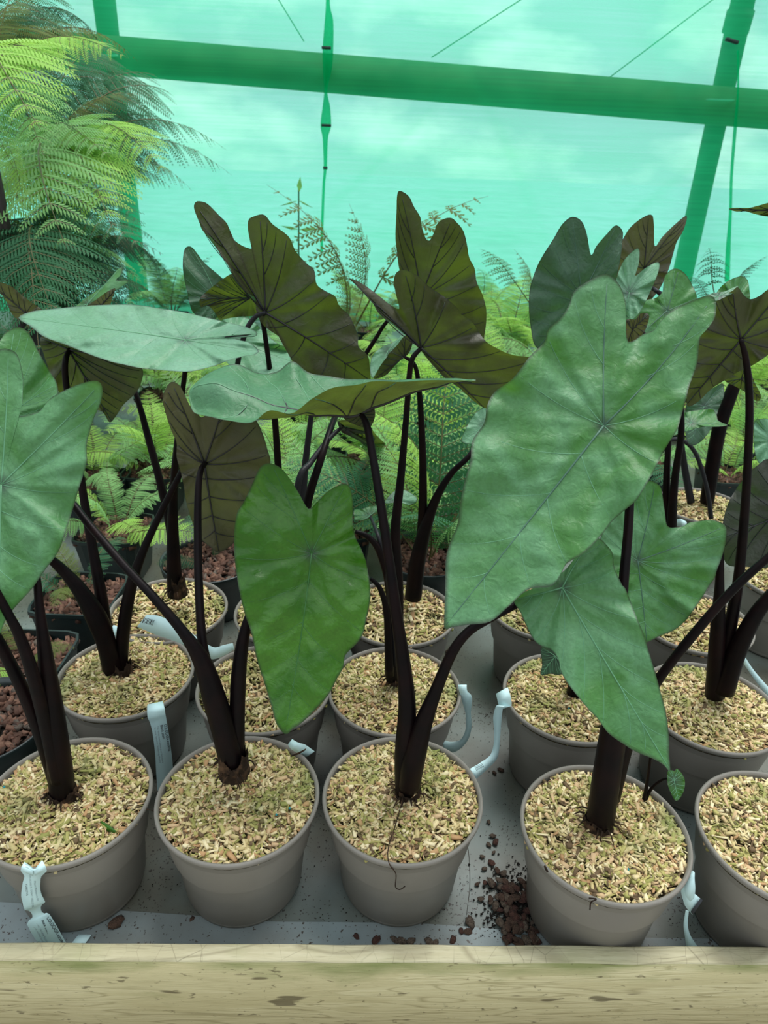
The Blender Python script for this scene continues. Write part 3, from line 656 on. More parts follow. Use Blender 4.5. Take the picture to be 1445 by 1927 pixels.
# L3 folded leaf on the middle front plant: built from sections across its midrib
def folded_leaf(plant, st, Y, dF, dB, dN, mat, name='leaf'):
    """st rows: (F, V, B, N) pixels; Y offsets of far margin, belly and near margin"""
    rows = []
    for i, (f, v, b, n_) in enumerate(st):
        s = math.sin(math.pi * min(1, max(0, (i + .3) / (len(st) - .4)))) ** .6
        rows.append([at(*f, Y + dF * s), at((f[0] + v[0]) / 2, (f[1] + v[1]) / 2 + 2 * s, Y + dF * .55 * s), at(*v, Y), at(*b, Y + dB * s), at(*n_, Y + dN * s)])
    rows = np.array(rows); m1 = np.stack([catmull(rows[:, j], 10) for j in range(5)], 1); G = np.array([catmull(r, 8) for r in m1]); a, b, _ = G.shape
    r_ = np.random.default_rng(3)
    ii, jj = np.meshgrid(np.arange(a), np.arange(b), indexing='ij')
    G[:, :, 2] += .0012 * np.sin(ii * .35) * np.sin(jj * .5)
    base = (np.arange(a - 1)[:, None] * b + np.arange(b - 1)[None]).ravel()
    me = mesh(name, G.reshape(-1, 3), np.stack([base, base + 1, base + b + 1, base + b], 1))
    mg = np.zeros((a, b)); mg[:, 0] = .8; mg[:, -1] = .8; mg[0] = .5; mg[-1] = .8
    at_ = me.attributes.new('margin', 'FLOAT', 'POINT'); at_.data.foreach_set('value', mg.ravel())
    o = child(name, me, M[mat], plant)
    vu = MB(); vt = MB(); vm = 16
    vu.tube(G[4:-2, vm] + [0, 0, -.0008], np.interp(np.arange(a - 6), [0, a * .6, a - 6], [.0006, .0026, .0006]), 6)
    vt.tube(G[4:-2, vm], .0009, 5)
    for i0, dirn in ((84, -1), (84, 1), (96, 1), (70, -1), (56, -1), (40, -1)):
        for to in (b - 2, 1):
            q = [G[min(a - 1, max(0, int(round(i0 + dirn * 13 * t ** 1.3)))), int(round(vm + (to - vm) * t))] for t in np.linspace(0, 1, 9)]
            q = catmull(np.array(q)[::2], 5); vu.tube(q + [0, 0, -.0005], np.linspace(.0013, .0004, len(q)), 5); vt.tube(q, .0006, 5)
    child('vein_underside', vu.me('vein'), M['vein_dark'], o); child('vein', vt.me('vein'), M['vein_pale'], o)
    return o
ST = [((357, 733), (356, 741), (355, 746), (355, 752)), ((378, 712), (376, 724), (366, 762), (366, 777)), ((403, 697), (400, 722), (398, 770), (399, 785)), ((444, 685), (434, 731), (424, 776), (424, 791)),
      ((486, 702), (473, 747), (470, 786), (472, 795)), ((521, 699), (515, 761), (510, 788), (507, 773)), ((550, 680), (559, 773), (555, 783), (550, 777)), ((581, 701), (597, 779), (594, 770), (588, 750)),
      ((620, 708), (637, 781), (632, 760), (622, 731)), ((655, 713), (677, 778), (672, 750), (665, 725)), ((700, 713), (711, 762), (706, 740), (700, 718)), ((745, 715), (764, 743), (757, 730), (750, 718)),
      ((795, 712), (817, 727), (808, 721), (800, 716)), ((855, 712), (858, 718), (857, 717), (855, 715)), ((894, 715), (895, 716), (895, 716), (895, 717))]
folded_leaf(PL['P3'], ST, .86, .11, -.035, -.06, 'leaf_olive')
# H bright glossy leaf
H = [(580, 957), (563, 929), (546, 902), (530, 882), (510, 872), (494, 875), (484, 889), (472, 916), (458, 945), (446, 965), (441, 1000), (441, 1045), (448, 1100), (459, 1150), (474, 1195), (483, 1240), (499, 1290), (511, 1330), (520, 1362), (537, 1382), (552, 1371), (566, 1362), (593, 1336), (619, 1306), (633, 1279), (646, 1256), (650, 1233), (673, 1209), (684, 1190), (689, 1166), (696, 1133), (696, 1100), (689, 1058), (679, 1031), (669, 1011), (664, 985), (664, 945), (659, 918), (649, 910), (633, 915), (616, 925), (606, 935), (593, 948)]
leaf(PL['P2'], H, (586, 1041), .78, (.12, -.86, .42), (537, 1382), [(512, 874), (650, 911)], 'leaf_bright', wave=.003, fold=.10, rings=50, seg=220, vein_top='vein_green', vein_lat='vein_green', quilt=.0045, vscale=.7)
# E cropped leaf at the picture edge, tip down
E_ = [(36, 782), (42, 760), (43, 739), (43, 706), (33, 668), (17, 657), (0, 657), (-30, 672), (-55, 700), (-80, 750), (-110, 800), (-130, 870), (-135, 950), (-125, 1030), (-100, 1110), (-60, 1170), (-20, 1215), (-6, 1212), (0, 1193), (12, 1165), (30, 1141), (60, 1108), (86, 1071), (110, 1038), (123, 1002), (136, 962), (149, 918), (163, 872), (163, 839), (169, 812), (177, 786), (189, 759), (193, 733), (186, 718), (166, 718), (133, 729), (96, 749), (76, 772), (55, 780)]
leaf(PL['P2'], E_, (2, 912), .76, (.15, -.82, .52), (-10, 1210), [(15, 658), (188, 722)], 'leaf', wave=.004, fold=.10, rings=48, seg=200, quilt=.0035, vein_top='vein_pale')
E2 = [(-25, 660), (0, 640), (10, 626), (30, 616), (47, 620), (60, 636), (72, 660), (90, 693), (106, 719), (109, 745), (100, 780), (70, 820), (20, 850), (-40, 860), (-60, 800), (-50, 720)]
leaf(PL['P1'], E2, (0, 790), .86, (.2, -.72, .62), (10, 856), [(30, 618), (105, 722)], 'leaf', wave=.004, fold=.15, quilt=.005, rings=30, seg=140)
# I brown-backed leaf
I_ = [(379, 786), (371, 776), (359, 766), (349, 746), (339, 727), (325, 718), (315, 726), (306, 749), (312, 779), (322, 809), (332, 832), (332, 859), (339, 885), (345, 912), (352, 952), (369, 1001), (382, 1018), (399, 1032), (412, 1039), (432, 1029), (446, 1010), (462, 965), (480, 930), (500, 895), (509, 869), (503, 845), (494, 815), (478, 785), (450, 760), (425, 750), (405, 756), (392, 775)]
leaf(PL['P2'], I_, (385, 873), .90, (-.12, .95, -.10), (412, 1038), [(325, 722), (425, 752)], 'leaf_brown', wave=.003, fold=-.06, rings=40, seg=170, quilt=.002)
# A upright dark-veined underside, centre back
A_ = [(476, 467), (468, 442), (467, 415), (478, 407), (497, 404), (513, 422), (543, 445), (556, 472), (576, 495), (591, 508), (596, 535), (613, 548), (631, 558), (638, 575), (655, 591), (663, 605), (673, 630), (675, 653), (692, 669), (696, 695), (694, 720), (660, 722), (620, 718), (580, 704), (550, 680), (540, 646), (520, 630), (505, 620), (492, 608), (482, 585), (480, 561), (465, 551), (445, 528), (428, 498), (412, 475), (399, 448), (382, 435), (375, 419), (365, 392), (368, 380), (378, 379), (391, 384), (412, 405), (428, 422), (435, 445), (455, 462)]
leaf(PL['P12'], A_, (499, 588), 1.12, (-.25, .80, -.02), (693, 716), [(490, 407), (370, 383)], 'leaf_olive', wave=.004, fold=-.10, rings=44, seg=220, quilt=.002)
# B two leaves left of it
B1 = [(347, 470), (359, 464), (372, 478), (385, 495), (412, 518), (440, 545), (450, 575), (430, 600), (405, 600), (365, 590), (352, 548), (344, 505)]
leaf(PL['P12'], B1, (408, 560), 1.30, (.1, -.75, .3), (400, 602), [(358, 467), (448, 560)], 'leaf_dark', wave=.003, rings=26, seg=110)
B2 = [(376, 562), (392, 546), (415, 528), (438, 515), (448, 530), (470, 548), (486, 580), (478, 594), (450, 596), (425, 600), (413, 602), (404, 588), (390, 574), (378, 578)]
leaf(PL['P7'], B2, (470, 560), 1.20, (-.15, .75, .45), (376, 563), [(440, 518), (413, 600)], 'leaf_olive', wave=.003, rings=26, seg=120)
# C wide pale leaf, nearly level
C_ = [(35, 598), (60, 586), (100, 581), (166, 575), (246, 573), (299, 580), (349, 588), (399, 600), (438, 609), (465, 616), (484, 626), (478, 634), (455, 630), (430, 632), (450, 640), (470, 645), (487, 660), (478, 668), (462, 670), (432, 678), (402, 689), (359, 699), (319, 698), (266, 693), (232, 686), (206, 680), (166, 666), (126, 650), (83, 634), (60, 616)]
leaf(PL['P11'], C_, (349, 640), 1.05, (.04, -.27, .96), (36, 598), [(483, 627), (485, 661)], 'leaf_pale', wave=.002, fold=.02, droop=.10, rings=44, seg=220, quilt=.0022, vein_top='vein_pale', undk=.3)
# D olive underside below it
D_ = [(76, 636), (83, 669), (96, 706), (112, 738), (140, 760), (165, 768), (193, 775), (206, 795), (219, 782), (232, 762), (256, 739), (266, 719), (268, 694), (245, 670), (205, 650), (160, 630), (110, 622)]
leaf(PL['P6'], D_, (130, 657), 1.12, (.25, .85, .12), (210, 795), [(82, 640), (262, 690)], 'leaf_olive', wave=.003, fold=-.08, rings=32, seg=140)
# J tall twin-lobed underside, top centre
J_ = [(805, 454), (794, 429), (791, 409), (779, 389), (769, 369), (752, 359), (747, 369), (746, 399), (744, 445), (747, 475), (752, 510), (765, 545), (785, 580), (815, 615), (850, 650), (885, 668), (905, 650), (913, 622), (915, 585), (908, 555), (897, 531), (893, 505), (883, 485), (879, 462), (872, 435), (859, 418), (849, 410), (835, 412), (822, 422), (816, 439)]
leaf(PL['P8'], J_, (793, 556), 1.25, (.1, .95, .05), (900, 655), [(753, 361), (849, 412)], 'leaf_olive', wave=.004, fold=-.12, rings=36, seg=180)
# K broad olive underside
K_ = [(751, 581), (746, 558), (741, 531), (745, 514), (759, 508), (785, 518), (806, 538), (839, 561), (862, 581), (866, 590), (888, 606), (912, 640), (934, 655), (965, 668), (1014, 676), (1008, 702), (970, 738), (930, 766), (912, 768), (888, 752), (862, 728), (839, 713), (812, 685), (792, 660), (772, 640), (749, 612), (732, 604), (712, 589), (699, 566), (679, 540), (656, 524), (679, 532), (712, 556), (736, 575)]
leaf(PL['P8'], K_, (792, 654), 1.00, (-.22, .88, .05), (914, 766), [(760, 510), (660, 526)], 'leaf_olive', wave=.0035, fold=-.08, rings=40, seg=200)
# L dark leaf right back
L_ = [(1112, 480), (1104, 440), (1094, 416), (1076, 408), (1057, 423), (1041, 450), (1020, 483), (1007, 510), (997, 544), (995, 577), (998, 611), (1008, 653), (1040, 660), (1080, 640), (1120, 600), (1150, 550), (1165, 500), (1172, 447), (1170, 432), (1158, 424), (1142, 440), (1122, 463)]
leaf(PL['P15'], L_, (1095, 555), 1.30, (.05, -.90, .2), (1012, 655), [(1077, 410), (1160, 426)], 'leaf_dark', wave=.003, fold=.12, rings=34, seg=150, vein_top='vein_deep', vein_lat='vein_deep')
M_ = [(1232, 463), (1230, 420), (1226, 404), (1208, 410), (1185, 429), (1168, 456), (1148, 480), (1126, 514), (1140, 560), (1180, 580), (1215, 572), (1240, 545), (1257, 510), (1266, 480), (1273, 456), (1286, 433), (1292, 406), (1269, 423), (1245, 447)]
leaf(PL['P17'], M_, (1212, 505), 1.55, (.1, .95, -.05), (1195, 578), [(1222, 406), (1290, 409)], 'leaf_brown', wave=.003, rings=30, seg=150)
N_ = [(1195, 519), (1202, 495), (1201, 467), (1176, 487), (1160, 522), (1150, 560), (1150, 590), (1170, 604), (1195, 598), (1215, 567), (1229, 537), (1240, 507), (1238, 493), (1216, 503)]
leaf(PL['P17'], N_, (1184, 550), 1.22, (-.1, -.85, .5), (1175, 602), [(1199, 469), (1237, 495)], 'leaf_pale', wave=.004, fold=.2, rings=28, seg=120, quilt=.005)
O_ = [(1178, 640), (1178, 603), (1195, 601), (1205, 590), (1219, 590), (1221, 600), (1212, 625), (1196, 640), (1186, 650)]
leaf(PL['P17'], O_, (1190, 620), 1.15, (.1, .9, .1), (1220, 592), [(1180, 604), (1182, 646)], 'leaf_brown', wave=.002, rings=16, seg=80, quilt=.001)
P_ = [(1262, 508), (1276, 506), (1290, 516), (1301, 534), (1311, 560), (1300, 590), (1270, 620), (1230, 640), (1195, 640), (1185, 610), (1205, 570), (1235, 560), (1248, 545), (1250, 522)]
leaf(PL['P17'], P_, (1255, 585), 1.35, (.1, -.8, .5), (1195, 638), [(1276, 508), (1308, 560)], 'leaf', wave=.003, rings=22, seg=100, vein_top='vein_deep')
Q_ = [(1350, 548), (1368, 530), (1392, 520), (1406, 526), (1410, 545), (1410, 565), (1395, 590), (1360, 590), (1345, 570)]
leaf(PL['P16'], Q_, (1385, 562), 1.35, (.1, -.8, .5), (1352, 550), [(1405, 528), (1405, 570)], 'leaf', wave=.003, rings=18, seg=80)
# R olive underside at the picture edge
R_ = [(1413, 563), (1400, 556), (1388, 540), (1377, 548), (1347, 562), (1325, 590), (1305, 650), (1296, 710), (1292, 759), (1300, 764), (1317, 753), (1337, 733), (1363, 716), (1390, 699), (1415, 688), (1445, 668), (1475, 640), (1490, 590), (1478, 550), (1450, 543), (1430, 556)]
leaf(PL['P10'], R_, (1394, 638), .98, (.12, .92, .08), (1294, 760), [(1378, 549), (1470, 550)], 'leaf_olive', wave=.003, fold=-.08, rings=36, seg=160)
R2 = [(1322, 560), (1340, 552), (1365, 548), (1388, 538), (1380, 551), (1362, 560), (1349, 566), (1335, 567)]
leaf(PL['P10'], R2, (1352, 558), .97, (-.1, -.6, .8), (1324, 561), [(1387, 540), (1350, 565)], 'leaf_pale', wave=.001, rings=12, seg=60, quilt=.0005, name='leaf')
S_ = [(1262, 818), (1278, 785), (1290, 776), (1318, 771), (1340, 770), (1348, 780), (1352, 792), (1369, 800), (1350, 803), (1325, 803), (1300, 809), (1278, 816)]
leaf(PL['P17'], S_, (1300, 795), 1.35, (.05, -.45, .85), (1368, 800), [(1262, 817), (1282, 783)], 'leaf', wave=.002, rings=18, seg=90)
S2 = [(1290, 772), (1296, 752), (1320, 742), (1345, 728), (1360, 722), (1362, 745), (1352, 770), (1342, 800), (1320, 830), (1300, 838), (1290, 820)]
leaf(PL['P16'], S2, (1325, 765), 1.55, (.05, -.8, .5), (1298, 836), [(1296, 752), (1358, 724)], 'leaf_dark', wave=.002, rings=18, seg=90, vein_top='vein_deep')
T_ = [(1445, 864), (1430, 872), (1407, 892), (1380, 928), (1364, 965), (1358, 1010), (1366, 1060), (1400, 1066), (1445, 1068), (1500, 1050), (1530, 990), (1530, 920), (1490, 870)]
leaf(PL['P16'], T_, (1500, 960), 1.05, (.1, .9, -.25), (1360, 1012), [(1500, 876), (1520, 1010)], 'leaf_dark', wave=.003, rings=30, seg=130)
U_ = [(1420, 792), (1432, 788), (1450, 790), (1480, 810), (1490, 850), (1460, 880), (1430, 874), (1420, 850), (1418, 815)]
leaf(PL['P16'], U_, (1455, 830), 1.25, (.1, -.8, .5), (1422, 868), [(1430, 790), (1485, 820)], 'leaf_pale', wave=.003, rings=18, seg=90)
V_ = [(1371, 393), (1385, 391), (1410, 391), (1430, 386), (1460, 380), (1520, 385), (1560, 410), (1500, 412), (1450, 408), (1425, 404), (1400, 397), (1385, 398)]
leaf(PL['P16'], V_, (1500, 396), 1.1, (.05, .5, .86), (1372, 393), [(1545, 392), (1550, 408)], 'leaf_olive', wave=.001, fold=.03, rings=16, seg=100, quilt=.0005)
R3 = [(1363, 716), (1375, 705), (1398, 693), (1412, 700), (1420, 720), (1432, 745), (1424, 755), (1402, 738), (1385, 728)]
leaf(PL['P16'], R3, (1395, 712), 1.25, (.1, .9, .2), (1430, 750), [(1366, 716), (1400, 695)], 'leaf_olive', wave=.002, rings=14, seg=70)
# W, X leaves behind the wide pale leaf
W_ = [(-20, 528), (0, 531), (20, 538), (38, 552), (58, 568), (82, 584), (95, 596), (70, 606), (40, 604), (22, 590), (8, 560), (-10, 545)]
leaf(PL['P11'], W_, (50, 590), 1.35, (-.2, .9, .1), (-18, 530), [(84, 586), (60, 604)], 'leaf_brown', wave=.002, rings=18, seg=90)
X1 = [(138, 582), (160, 562), (185, 545), (205, 527), (222, 506), (230, 503), (229, 515), (219, 527), (242, 528), (225, 542), (205, 552), (180, 566), (160, 582), (148, 592)]
leaf(PL['P11'], X1, (165, 572), 1.40, (.1, -.75, .6), (229, 504), [(140, 582), (156, 588)], 'leaf', wave=.001, rings=16, seg=90)
X2 = [(155, 582), (178, 566), (200, 550), (217, 542), (213, 556), (206, 578), (200, 590), (170, 592)]
leaf(PL['P11'], X2, (190, 575), 1.38, (.1, .9, .1), (216, 544), [(158, 582), (200, 588)], 'leaf_brown', wave=.001, rings=14, seg=70)
# Y pale leaf under the wide one
Y_ = [(405, 600), (430, 596), (470, 600), (490, 618), (520, 645), (538, 655), (549, 681), (530, 700), (500, 712), (470, 705), (440, 695), (420, 670), (410, 630)]
leaf(PL['P12'], Y_, (440, 640), 1.20, (.1, -.35, .92), (548, 682), [(408, 604), (424, 672)], 'leaf_pale', wave=.003, rings=24, seg=110)
# Z half-curled leaf behind the folded one
Z1 = [(700, 712), (696, 693), (701, 669), (719, 653), (742, 643), (759, 628), (765, 633), (752, 650), (735, 664), (718, 685), (706, 705)]
leaf(PL['P13'], Z1, (730, 660), 1.16, (.3, -.7, .6), (700, 711), [(760, 629), (756, 645)], 'leaf_pale', wave=.001, rings=16, seg=80)
Z2 = [(703, 712), (712, 690), (725, 672), (745, 652), (762, 632), (776, 640), (772, 660), (762, 672), (748, 682), (726, 706)]
leaf(PL['P13'], Z2, (760, 671), 1.15, (.2, .9, .15), (706, 710), [(764, 634), (775, 642)], 'leaf_olive', wave=.001, rings=18, seg=90)
# lobe hanging under the folded leaf and a small leaf there
Z3 = [(640, 775), (665, 770), (690, 768), (702, 764), (706, 780), (701, 797), (692, 805), (670, 800), (650, 790)]
leaf(PL['P3'], Z3, (678, 778), .90, (-.1, .9, .2), (696, 803), [(643, 778), (702, 766)], 'leaf_olive', wave=.001, rings=14, seg=70)
AB = [(643, 802), (636, 792), (655, 790), (690, 795), (705, 815), (722, 832), (740, 845), (757, 856), (748, 862), (730, 858), (712, 862), (700, 848), (680, 826), (660, 812)]
leaf(PL['P7'], AB, (646, 802), 1.08, (-.1, .4, .9), (756, 856), [(640, 793), (668, 815)], 'leaf_olive', wave=.002, rings=18, seg=90)
AC = [(666, 960), (680, 958), (700, 952), (716, 951), (716, 957), (700, 968), (690, 976), (675, 980), (667, 978)]
leaf(PL['P8'], AC, (697, 970), 1.02, (-.1, -.5, .85), (667, 970), [(714, 953), (692, 974)], 'leaf', wave=.001, rings=14, seg=70)
AD = [(724, 946), (735, 930), (745, 923), (760, 922), (772, 927), (784, 936), (782, 946), (768, 950), (755, 945), (740, 946)]
leaf(PL['P8'], AD, (738, 940), 1.05, (0, -.5, .85), (783, 944), [(726, 945), (745, 924)], 'leaf_pale', wave=.001, rings=14, seg=70)
AE = [(868, 830), (874, 812), (885, 790), (898, 774), (915, 766), (935, 770), (940, 800), (920, 830), (890, 836)]
leaf(PL['P14'], AE, (912, 800), 1.30, (.1, -.75, .6), (869, 829), [(900, 774), (935, 812)], 'leaf_pale', wave=.001, rings=16, seg=80)
# F leaf with the long tip, lower right
F_ = [(1056, 1078), (1040, 1070), (1022, 1082), (1005, 1105), (985, 1115), (971, 1126), (967, 1134), (978, 1150), (987, 1170), (1001, 1199), (1015, 1214), (1038, 1224), (1051, 1243), (1055, 1263), (1068, 1286), (1088, 1312), (1108, 1336), (1124, 1352), (1144, 1379), (1171, 1399), (1197, 1415), (1231, 1429), (1250, 1441), (1261, 1452), (1259, 1419), (1259, 1392), (1254, 1346), (1244, 1306), (1231, 1259), (1221, 1226), (1211, 1193), (1197, 1160), (1178, 1110), (1171, 1101), (1156, 1068), (1153, 1042), (1141, 1025), (1129, 1014), (1112, 1010), (1098, 1022), (1080, 1052)]
leaf(PL['P3'], F_, (1058, 1106), .74, (-.25, -.72, .62), (1260, 1450), [(972, 1130), (1118, 1012)], 'leaf', wave=.003, fold=.10, droop=.04, rings=50, seg=220, vein_top='vein_pale', vscale=.8)
F2 = [(1018, 1218), (1040, 1222), (1060, 1240), (1066, 1262), (1052, 1270), (1035, 1268), (1017, 1270), (1020, 1250)]
leaf(PL['P9'], F2, (1045, 1235), .80, (-.1, -.8, .4), (1018, 1269), [(1020, 1220), (1064, 1262)], 'leaf_dark', wave=.001, rings=12, seg=60)
# G broad three-lobed leaf on the right
G_ = [(1256, 990), (1251, 963), (1247, 935), (1243, 917), (1233, 908), (1221, 905), (1200, 912), (1175, 940), (1150, 975), (1131, 1008), (1126, 1035), (1130, 1060), (1142, 1100), (1160, 1150), (1185, 1190), (1205, 1208), (1217, 1209), (1239, 1198), (1268, 1186), (1288, 1170), (1302, 1152), (1322, 1123), (1334, 1103), (1345, 1087), (1349, 1073), (1357, 1052), (1363, 1032), (1367, 1006), (1366, 992), (1360, 985), (1341, 978), (1318, 980), (1298, 983), (1286, 990), (1274, 992)]
leaf(PL['P9'], G_, (1200, 1055), .92, (.15, -.85, .45), (1215, 1208), [(1232, 908), (1364, 990)], 'leaf', wave=.004, fold=.12, rings=44, seg=180, vein_top='vein_deep', quilt=.004)
# tiny leaf by the rim of the P4 pot
CC = [(1256, 1452), (1264, 1449), (1269, 1451), (1274, 1446), (1284, 1457), (1289, 1470), (1287, 1488), (1278, 1504), (1270, 1506), (1262, 1492), (1256, 1475)]
leaf(PL['P4'], CC, (1268, 1468), .72, (.1, -.7, .6), (1277, 1505), [(1264, 1450), (1275, 1447)], 'leaf_bright', wave=.001, rings=14, seg=70, quilt=.0008, vscale=.5)

# ------------------------------------------------------------------ stems
def Yp(k): return PLANTS[k].location.y
y1, y2, y3, y4 = Yp('P1'), Yp('P2'), Yp('P3'), Yp('P4')
stem(PL['P1'], [(118, 1498, y1, 46), (112, 1440, y1, 46), (98, 1330, y1, 40), (85, 1230, y1, 27), (75, 1150, y1 + .01, 18), (68, 1080, y1 + .03, 14), (50, 980, y1 + .08, 12), (5, 800, y1 + .15, 11)])
stem(PL['P1'], [(108, 1470, y1 - .01, 24), (88, 1370, y1 - .01, 26), (62, 1270, y1 - .02, 24), (38, 1200, y1 - .02, 20), (18, 1160, y1 - .02, 17), (-20, 1090, y1 - .02, 15)])
stem(PL['P1'], [(104, 1478, y1 + .01, 22), (78, 1390, y1, 24), (48, 1310, y1, 24), (12, 1235, y1, 22), (-30, 1160, y1, 20)])
sheath(PL['P1'], 118, 1492, y1, 54, 20, 1)
stem(PL['P2'], [(438, 1450, y2, 44), (425, 1390, y2, 46), (402, 1310, y2, 44), (380, 1245, y2, 34), (345, 1190, y2, 21), (290, 1125, y2 + .01, 17), (230, 1060, y2 + .035, 16), (170, 990, y2 + .07, 15), (120, 930, y2 + .10, 14), (60, 890, y2 + .10, 12), (20, 888, y2 + .08, 11), (3, 912, y2 + .048, 9)])
stem(PL['P2'], [(420, 1390, y2 + .005, 24), (398, 1290, y2 + .01, 24), (381, 1210, y2 + .02, 18), (374, 1100, y2 + .06, 16), (372, 1000, y2 + .10, 15), (373, 920, y2 + .13, 13), (378, 885, y2 + .15, 11), (386, 872, y2 + .178, 9)])
stem(PL['P2'], [(448, 1440, y2 + .01, 26), (446, 1360, y2 + .01, 29), (450, 1260, y2 + .02, 28), (463, 1180, y2 + .03, 20), (490, 1120, y2 + .05, 15), (545, 1065, y2 + .08, 12), (584, 1042, y2 + .07, 9)])
sheath(PL['P2'], 440, 1445, y2, 58, 40, 2)
stem(PL['P3'], [(762, 1490, y3, 38), (762, 1420, y3, 40), (766, 1330, y3, 34), (758, 1240, y3 + .01, 27), (745, 1150, y3 + .02, 22), (733, 1060, y3 + .04, 19), (715, 940, y3 + .07, 17), (700, 850, y3 + .10, 15), (690, 800, y3 + .12, 14), (679, 778, y3 + .13, 10)])
stem(PL['P3'], [(770, 1480, y3 - .01, 40), (778, 1430, y3 - .01, 44), (797, 1360, y3 - .01, 34), (820, 1300, y3 - .01, 24), (850, 1230, y3 - .01, 20), (880, 1190, y3 - .005, 18), (920, 1165, y3, 16), (990, 1130, y3 + .02, 13), (1057, 1108, y3 + .03, 10)])
sheath(PL['P3'], 768, 1488, y3, 50, 20, 3)
stem(PL['P4'], [(1129, 1545, y4, 52), (1140, 1470, y4, 52), (1152, 1390, y4 + .005, 50), (1162, 1300, y4 + .01, 36), (1166, 1200, y4 + .03, 22), (1173, 1100, y4 + .06, 19), (1183, 980, y4 + .10, 17), (1184, 890, y4 + .13, 15), (1165, 825, y4 + .135, 12), (1138, 802, y4 + .12, 10)])
stem(PL['P4'], [(1150, 1500, y4 + .03, 34), (1175, 1400, y4 + .03, 34), (1205, 1330, y4 + .03, 26), (1245, 1270, y4 + .03, 18), (1300, 1200, y4 + .03, 18), (1360, 1130, y4 + .03, 17), (1410, 1080, y4 + .03, 16), (1480, 1020, y4 + .03, 15)])
sheath(PL['P4'], 1128, 1543, y4, 56, 18, 4)
stem(PL['P4'], [(1211, 1510, y4 + .05, 9), (1218, 1470, y4 + .05, 6), (1224, 1425, y4 + .05, 5), (1226, 1400, y4 + .06, 4)])
stem(PL['P4'], [(1213, 1508, y4 + .05, 8), (1224, 1486, y4 + .05, 6), (1240, 1471, y4 + .047, 5), (1254, 1465, y4 + .043, 4), (1267, 1467, y4 + .04, 3)])
y6, y8, y9, y10, y11 = Yp('P6'), Yp('P8'), Yp('P9'), Yp('P10'), Yp('P11')
stem(PL['P6'], [(214, 1272, y6, 36), (200, 1210, y6, 36), (180, 1160, y6, 38), (150, 1110, y6, 28), (115, 1070, y6, 20), (80, 1040, y6 - .01, 15), (20, 990, y6 - .02, 12)])
stem(PL['P6'], [(228, 1268, y6 + .01, 22), (232, 1190, y6 + .01, 24), (245, 1110, y6 + .01, 22), (268, 1040, y6 + .02, 16), (300, 970, y6 + .04, 13), (335, 900, y6 + .06, 11), (360, 850, y6 + .08, 9)])
stem(PL['P6'], [(205, 1225, y6 + .02, 26), (190, 1120, y6 + .03, 22), (172, 1020, y6 + .06, 18), (155, 920, y6 + .09, 15), (138, 800, y6 + .12, 12), (124, 720, y6 + .13, 12), (123, 680, y6 + .13, 11), (131, 657, y6 + .15, 8)])
sheath(PL['P6'], 232, 1262, y6, 36, 24, 5)
stem(PL['P11'], [(330, 1120, y11, 30), (327, 1060, y11, 26), (325, 980, y11, 20), (328, 900, y11 - .02, 15), (335, 820, y11 - .06, 12), (343, 740, y11 - .09, 10), (349, 690, y11 - .11, 9), (350, 642, y11 - .12, 7)])
stem(PL['P11'], [(334, 1110, y11 + .01, 22), (322, 1000, y11 + .02, 18), (302, 910, y11 + .03, 15), (278, 820, y11 + .05, 13), (257, 745, y11 + .06, 10), (230, 680, y11 + .1, 9), (190, 590, y11 + .18, 8)])
sheath(PL['P11'], 335, 1112, y11, 32, 34, 6)
y12, y13, y7 = Yp('P12'), Yp('P13'), Yp('P7')
stem(PL['P12'], [(545, 1130, y12, 30), (535, 1020, y12, 20), (525, 900, y12, 14), (518, 800, y12 - .02, 12), (508, 700, y12 - .04, 10), (497, 620, y12 - .05, 9), (492, 598, y12 - .05, 8), (499, 588, y12 - .06, 7)])
stem(PL['P12'], [(550, 1130, y12 + .02, 26), (500, 1000, y12 + .02, 17), (462, 860, y12, 13), (443, 740, y12 - .03, 11), (448, 680, y12 - .05, 10), (462, 625, y12 - .06, 10), (480, 597, y12 - .06, 9), (499, 588, y12 - .07, 7)], 'stem_grey')
stem(PL['P12'], [(560, 1130, y12 + .02, 24), (568, 1000, y12 + .03, 18), (572, 900, y12 + .05, 14), (586, 780, y12 + .07, 10), (600, 700, y12 + .09, 9)], 'stem_grey')
stem(PL['P7'], [(530, 1270, y7, 34), (548, 1120, y7, 24), (575, 960, y7 + .02, 18), (605, 860, y7 + .04, 14), (632, 780, y7 + .14, 11), (668, 700, y7 + .34, 9), (705, 640, y7 + .36, 8), (733, 600, y7 + .34, 7), (792, 558, 1.25, 6)])
stem(PL['P7'], [(520, 1270, y7 - .01, 28), (540, 1100, y7 - .01, 20), (560, 915, y7, 13), (585, 870, y7 + .03, 11), (620, 825, y7 + .07, 9), (646, 802, y7 + .09, 7)], 'stem_grey')
stem(PL['P8'], [(742, 1275, y8, 32), (745, 1200, y8, 28), (748, 1100, y8, 22), (744, 1000, y8 + .01, 19), (754, 900, y8 + .02, 15), (764, 790, y8 + .03, 12), (770, 710, y8 + .035, 11), (776, 675, y8 + .035, 10), (792, 655, y8 + .04, 8)])
stem(PL['P8'], [(738, 1278, y8 - .01, 24), (737, 1200, y8 - .01, 22), (734, 1110, y8 - .01, 18), (715, 1040, y8 - .01, 14), (692, 1010, y8 - .01, 11), (668, 1000, y8 - .01, 8)])
stem(PL['P8'], [(746, 1250, y8 - .02, 18), (738, 1140, y8 - .02, 15), (726, 1060, y8 - .01, 11), (712, 1010, y8, 8), (697, 972, y8 + .06, 5)], 'stem_grey')
stem(PL['P8'], [(733, 1270, y8 - .03, 18), (728, 1160, y8 - .03, 13), (716, 1110, y8 - .03, 10), (697, 1088, y8 - .03, 7)])
sheath(PL['P8'], 744, 1272, y8, 34, 14, 7)
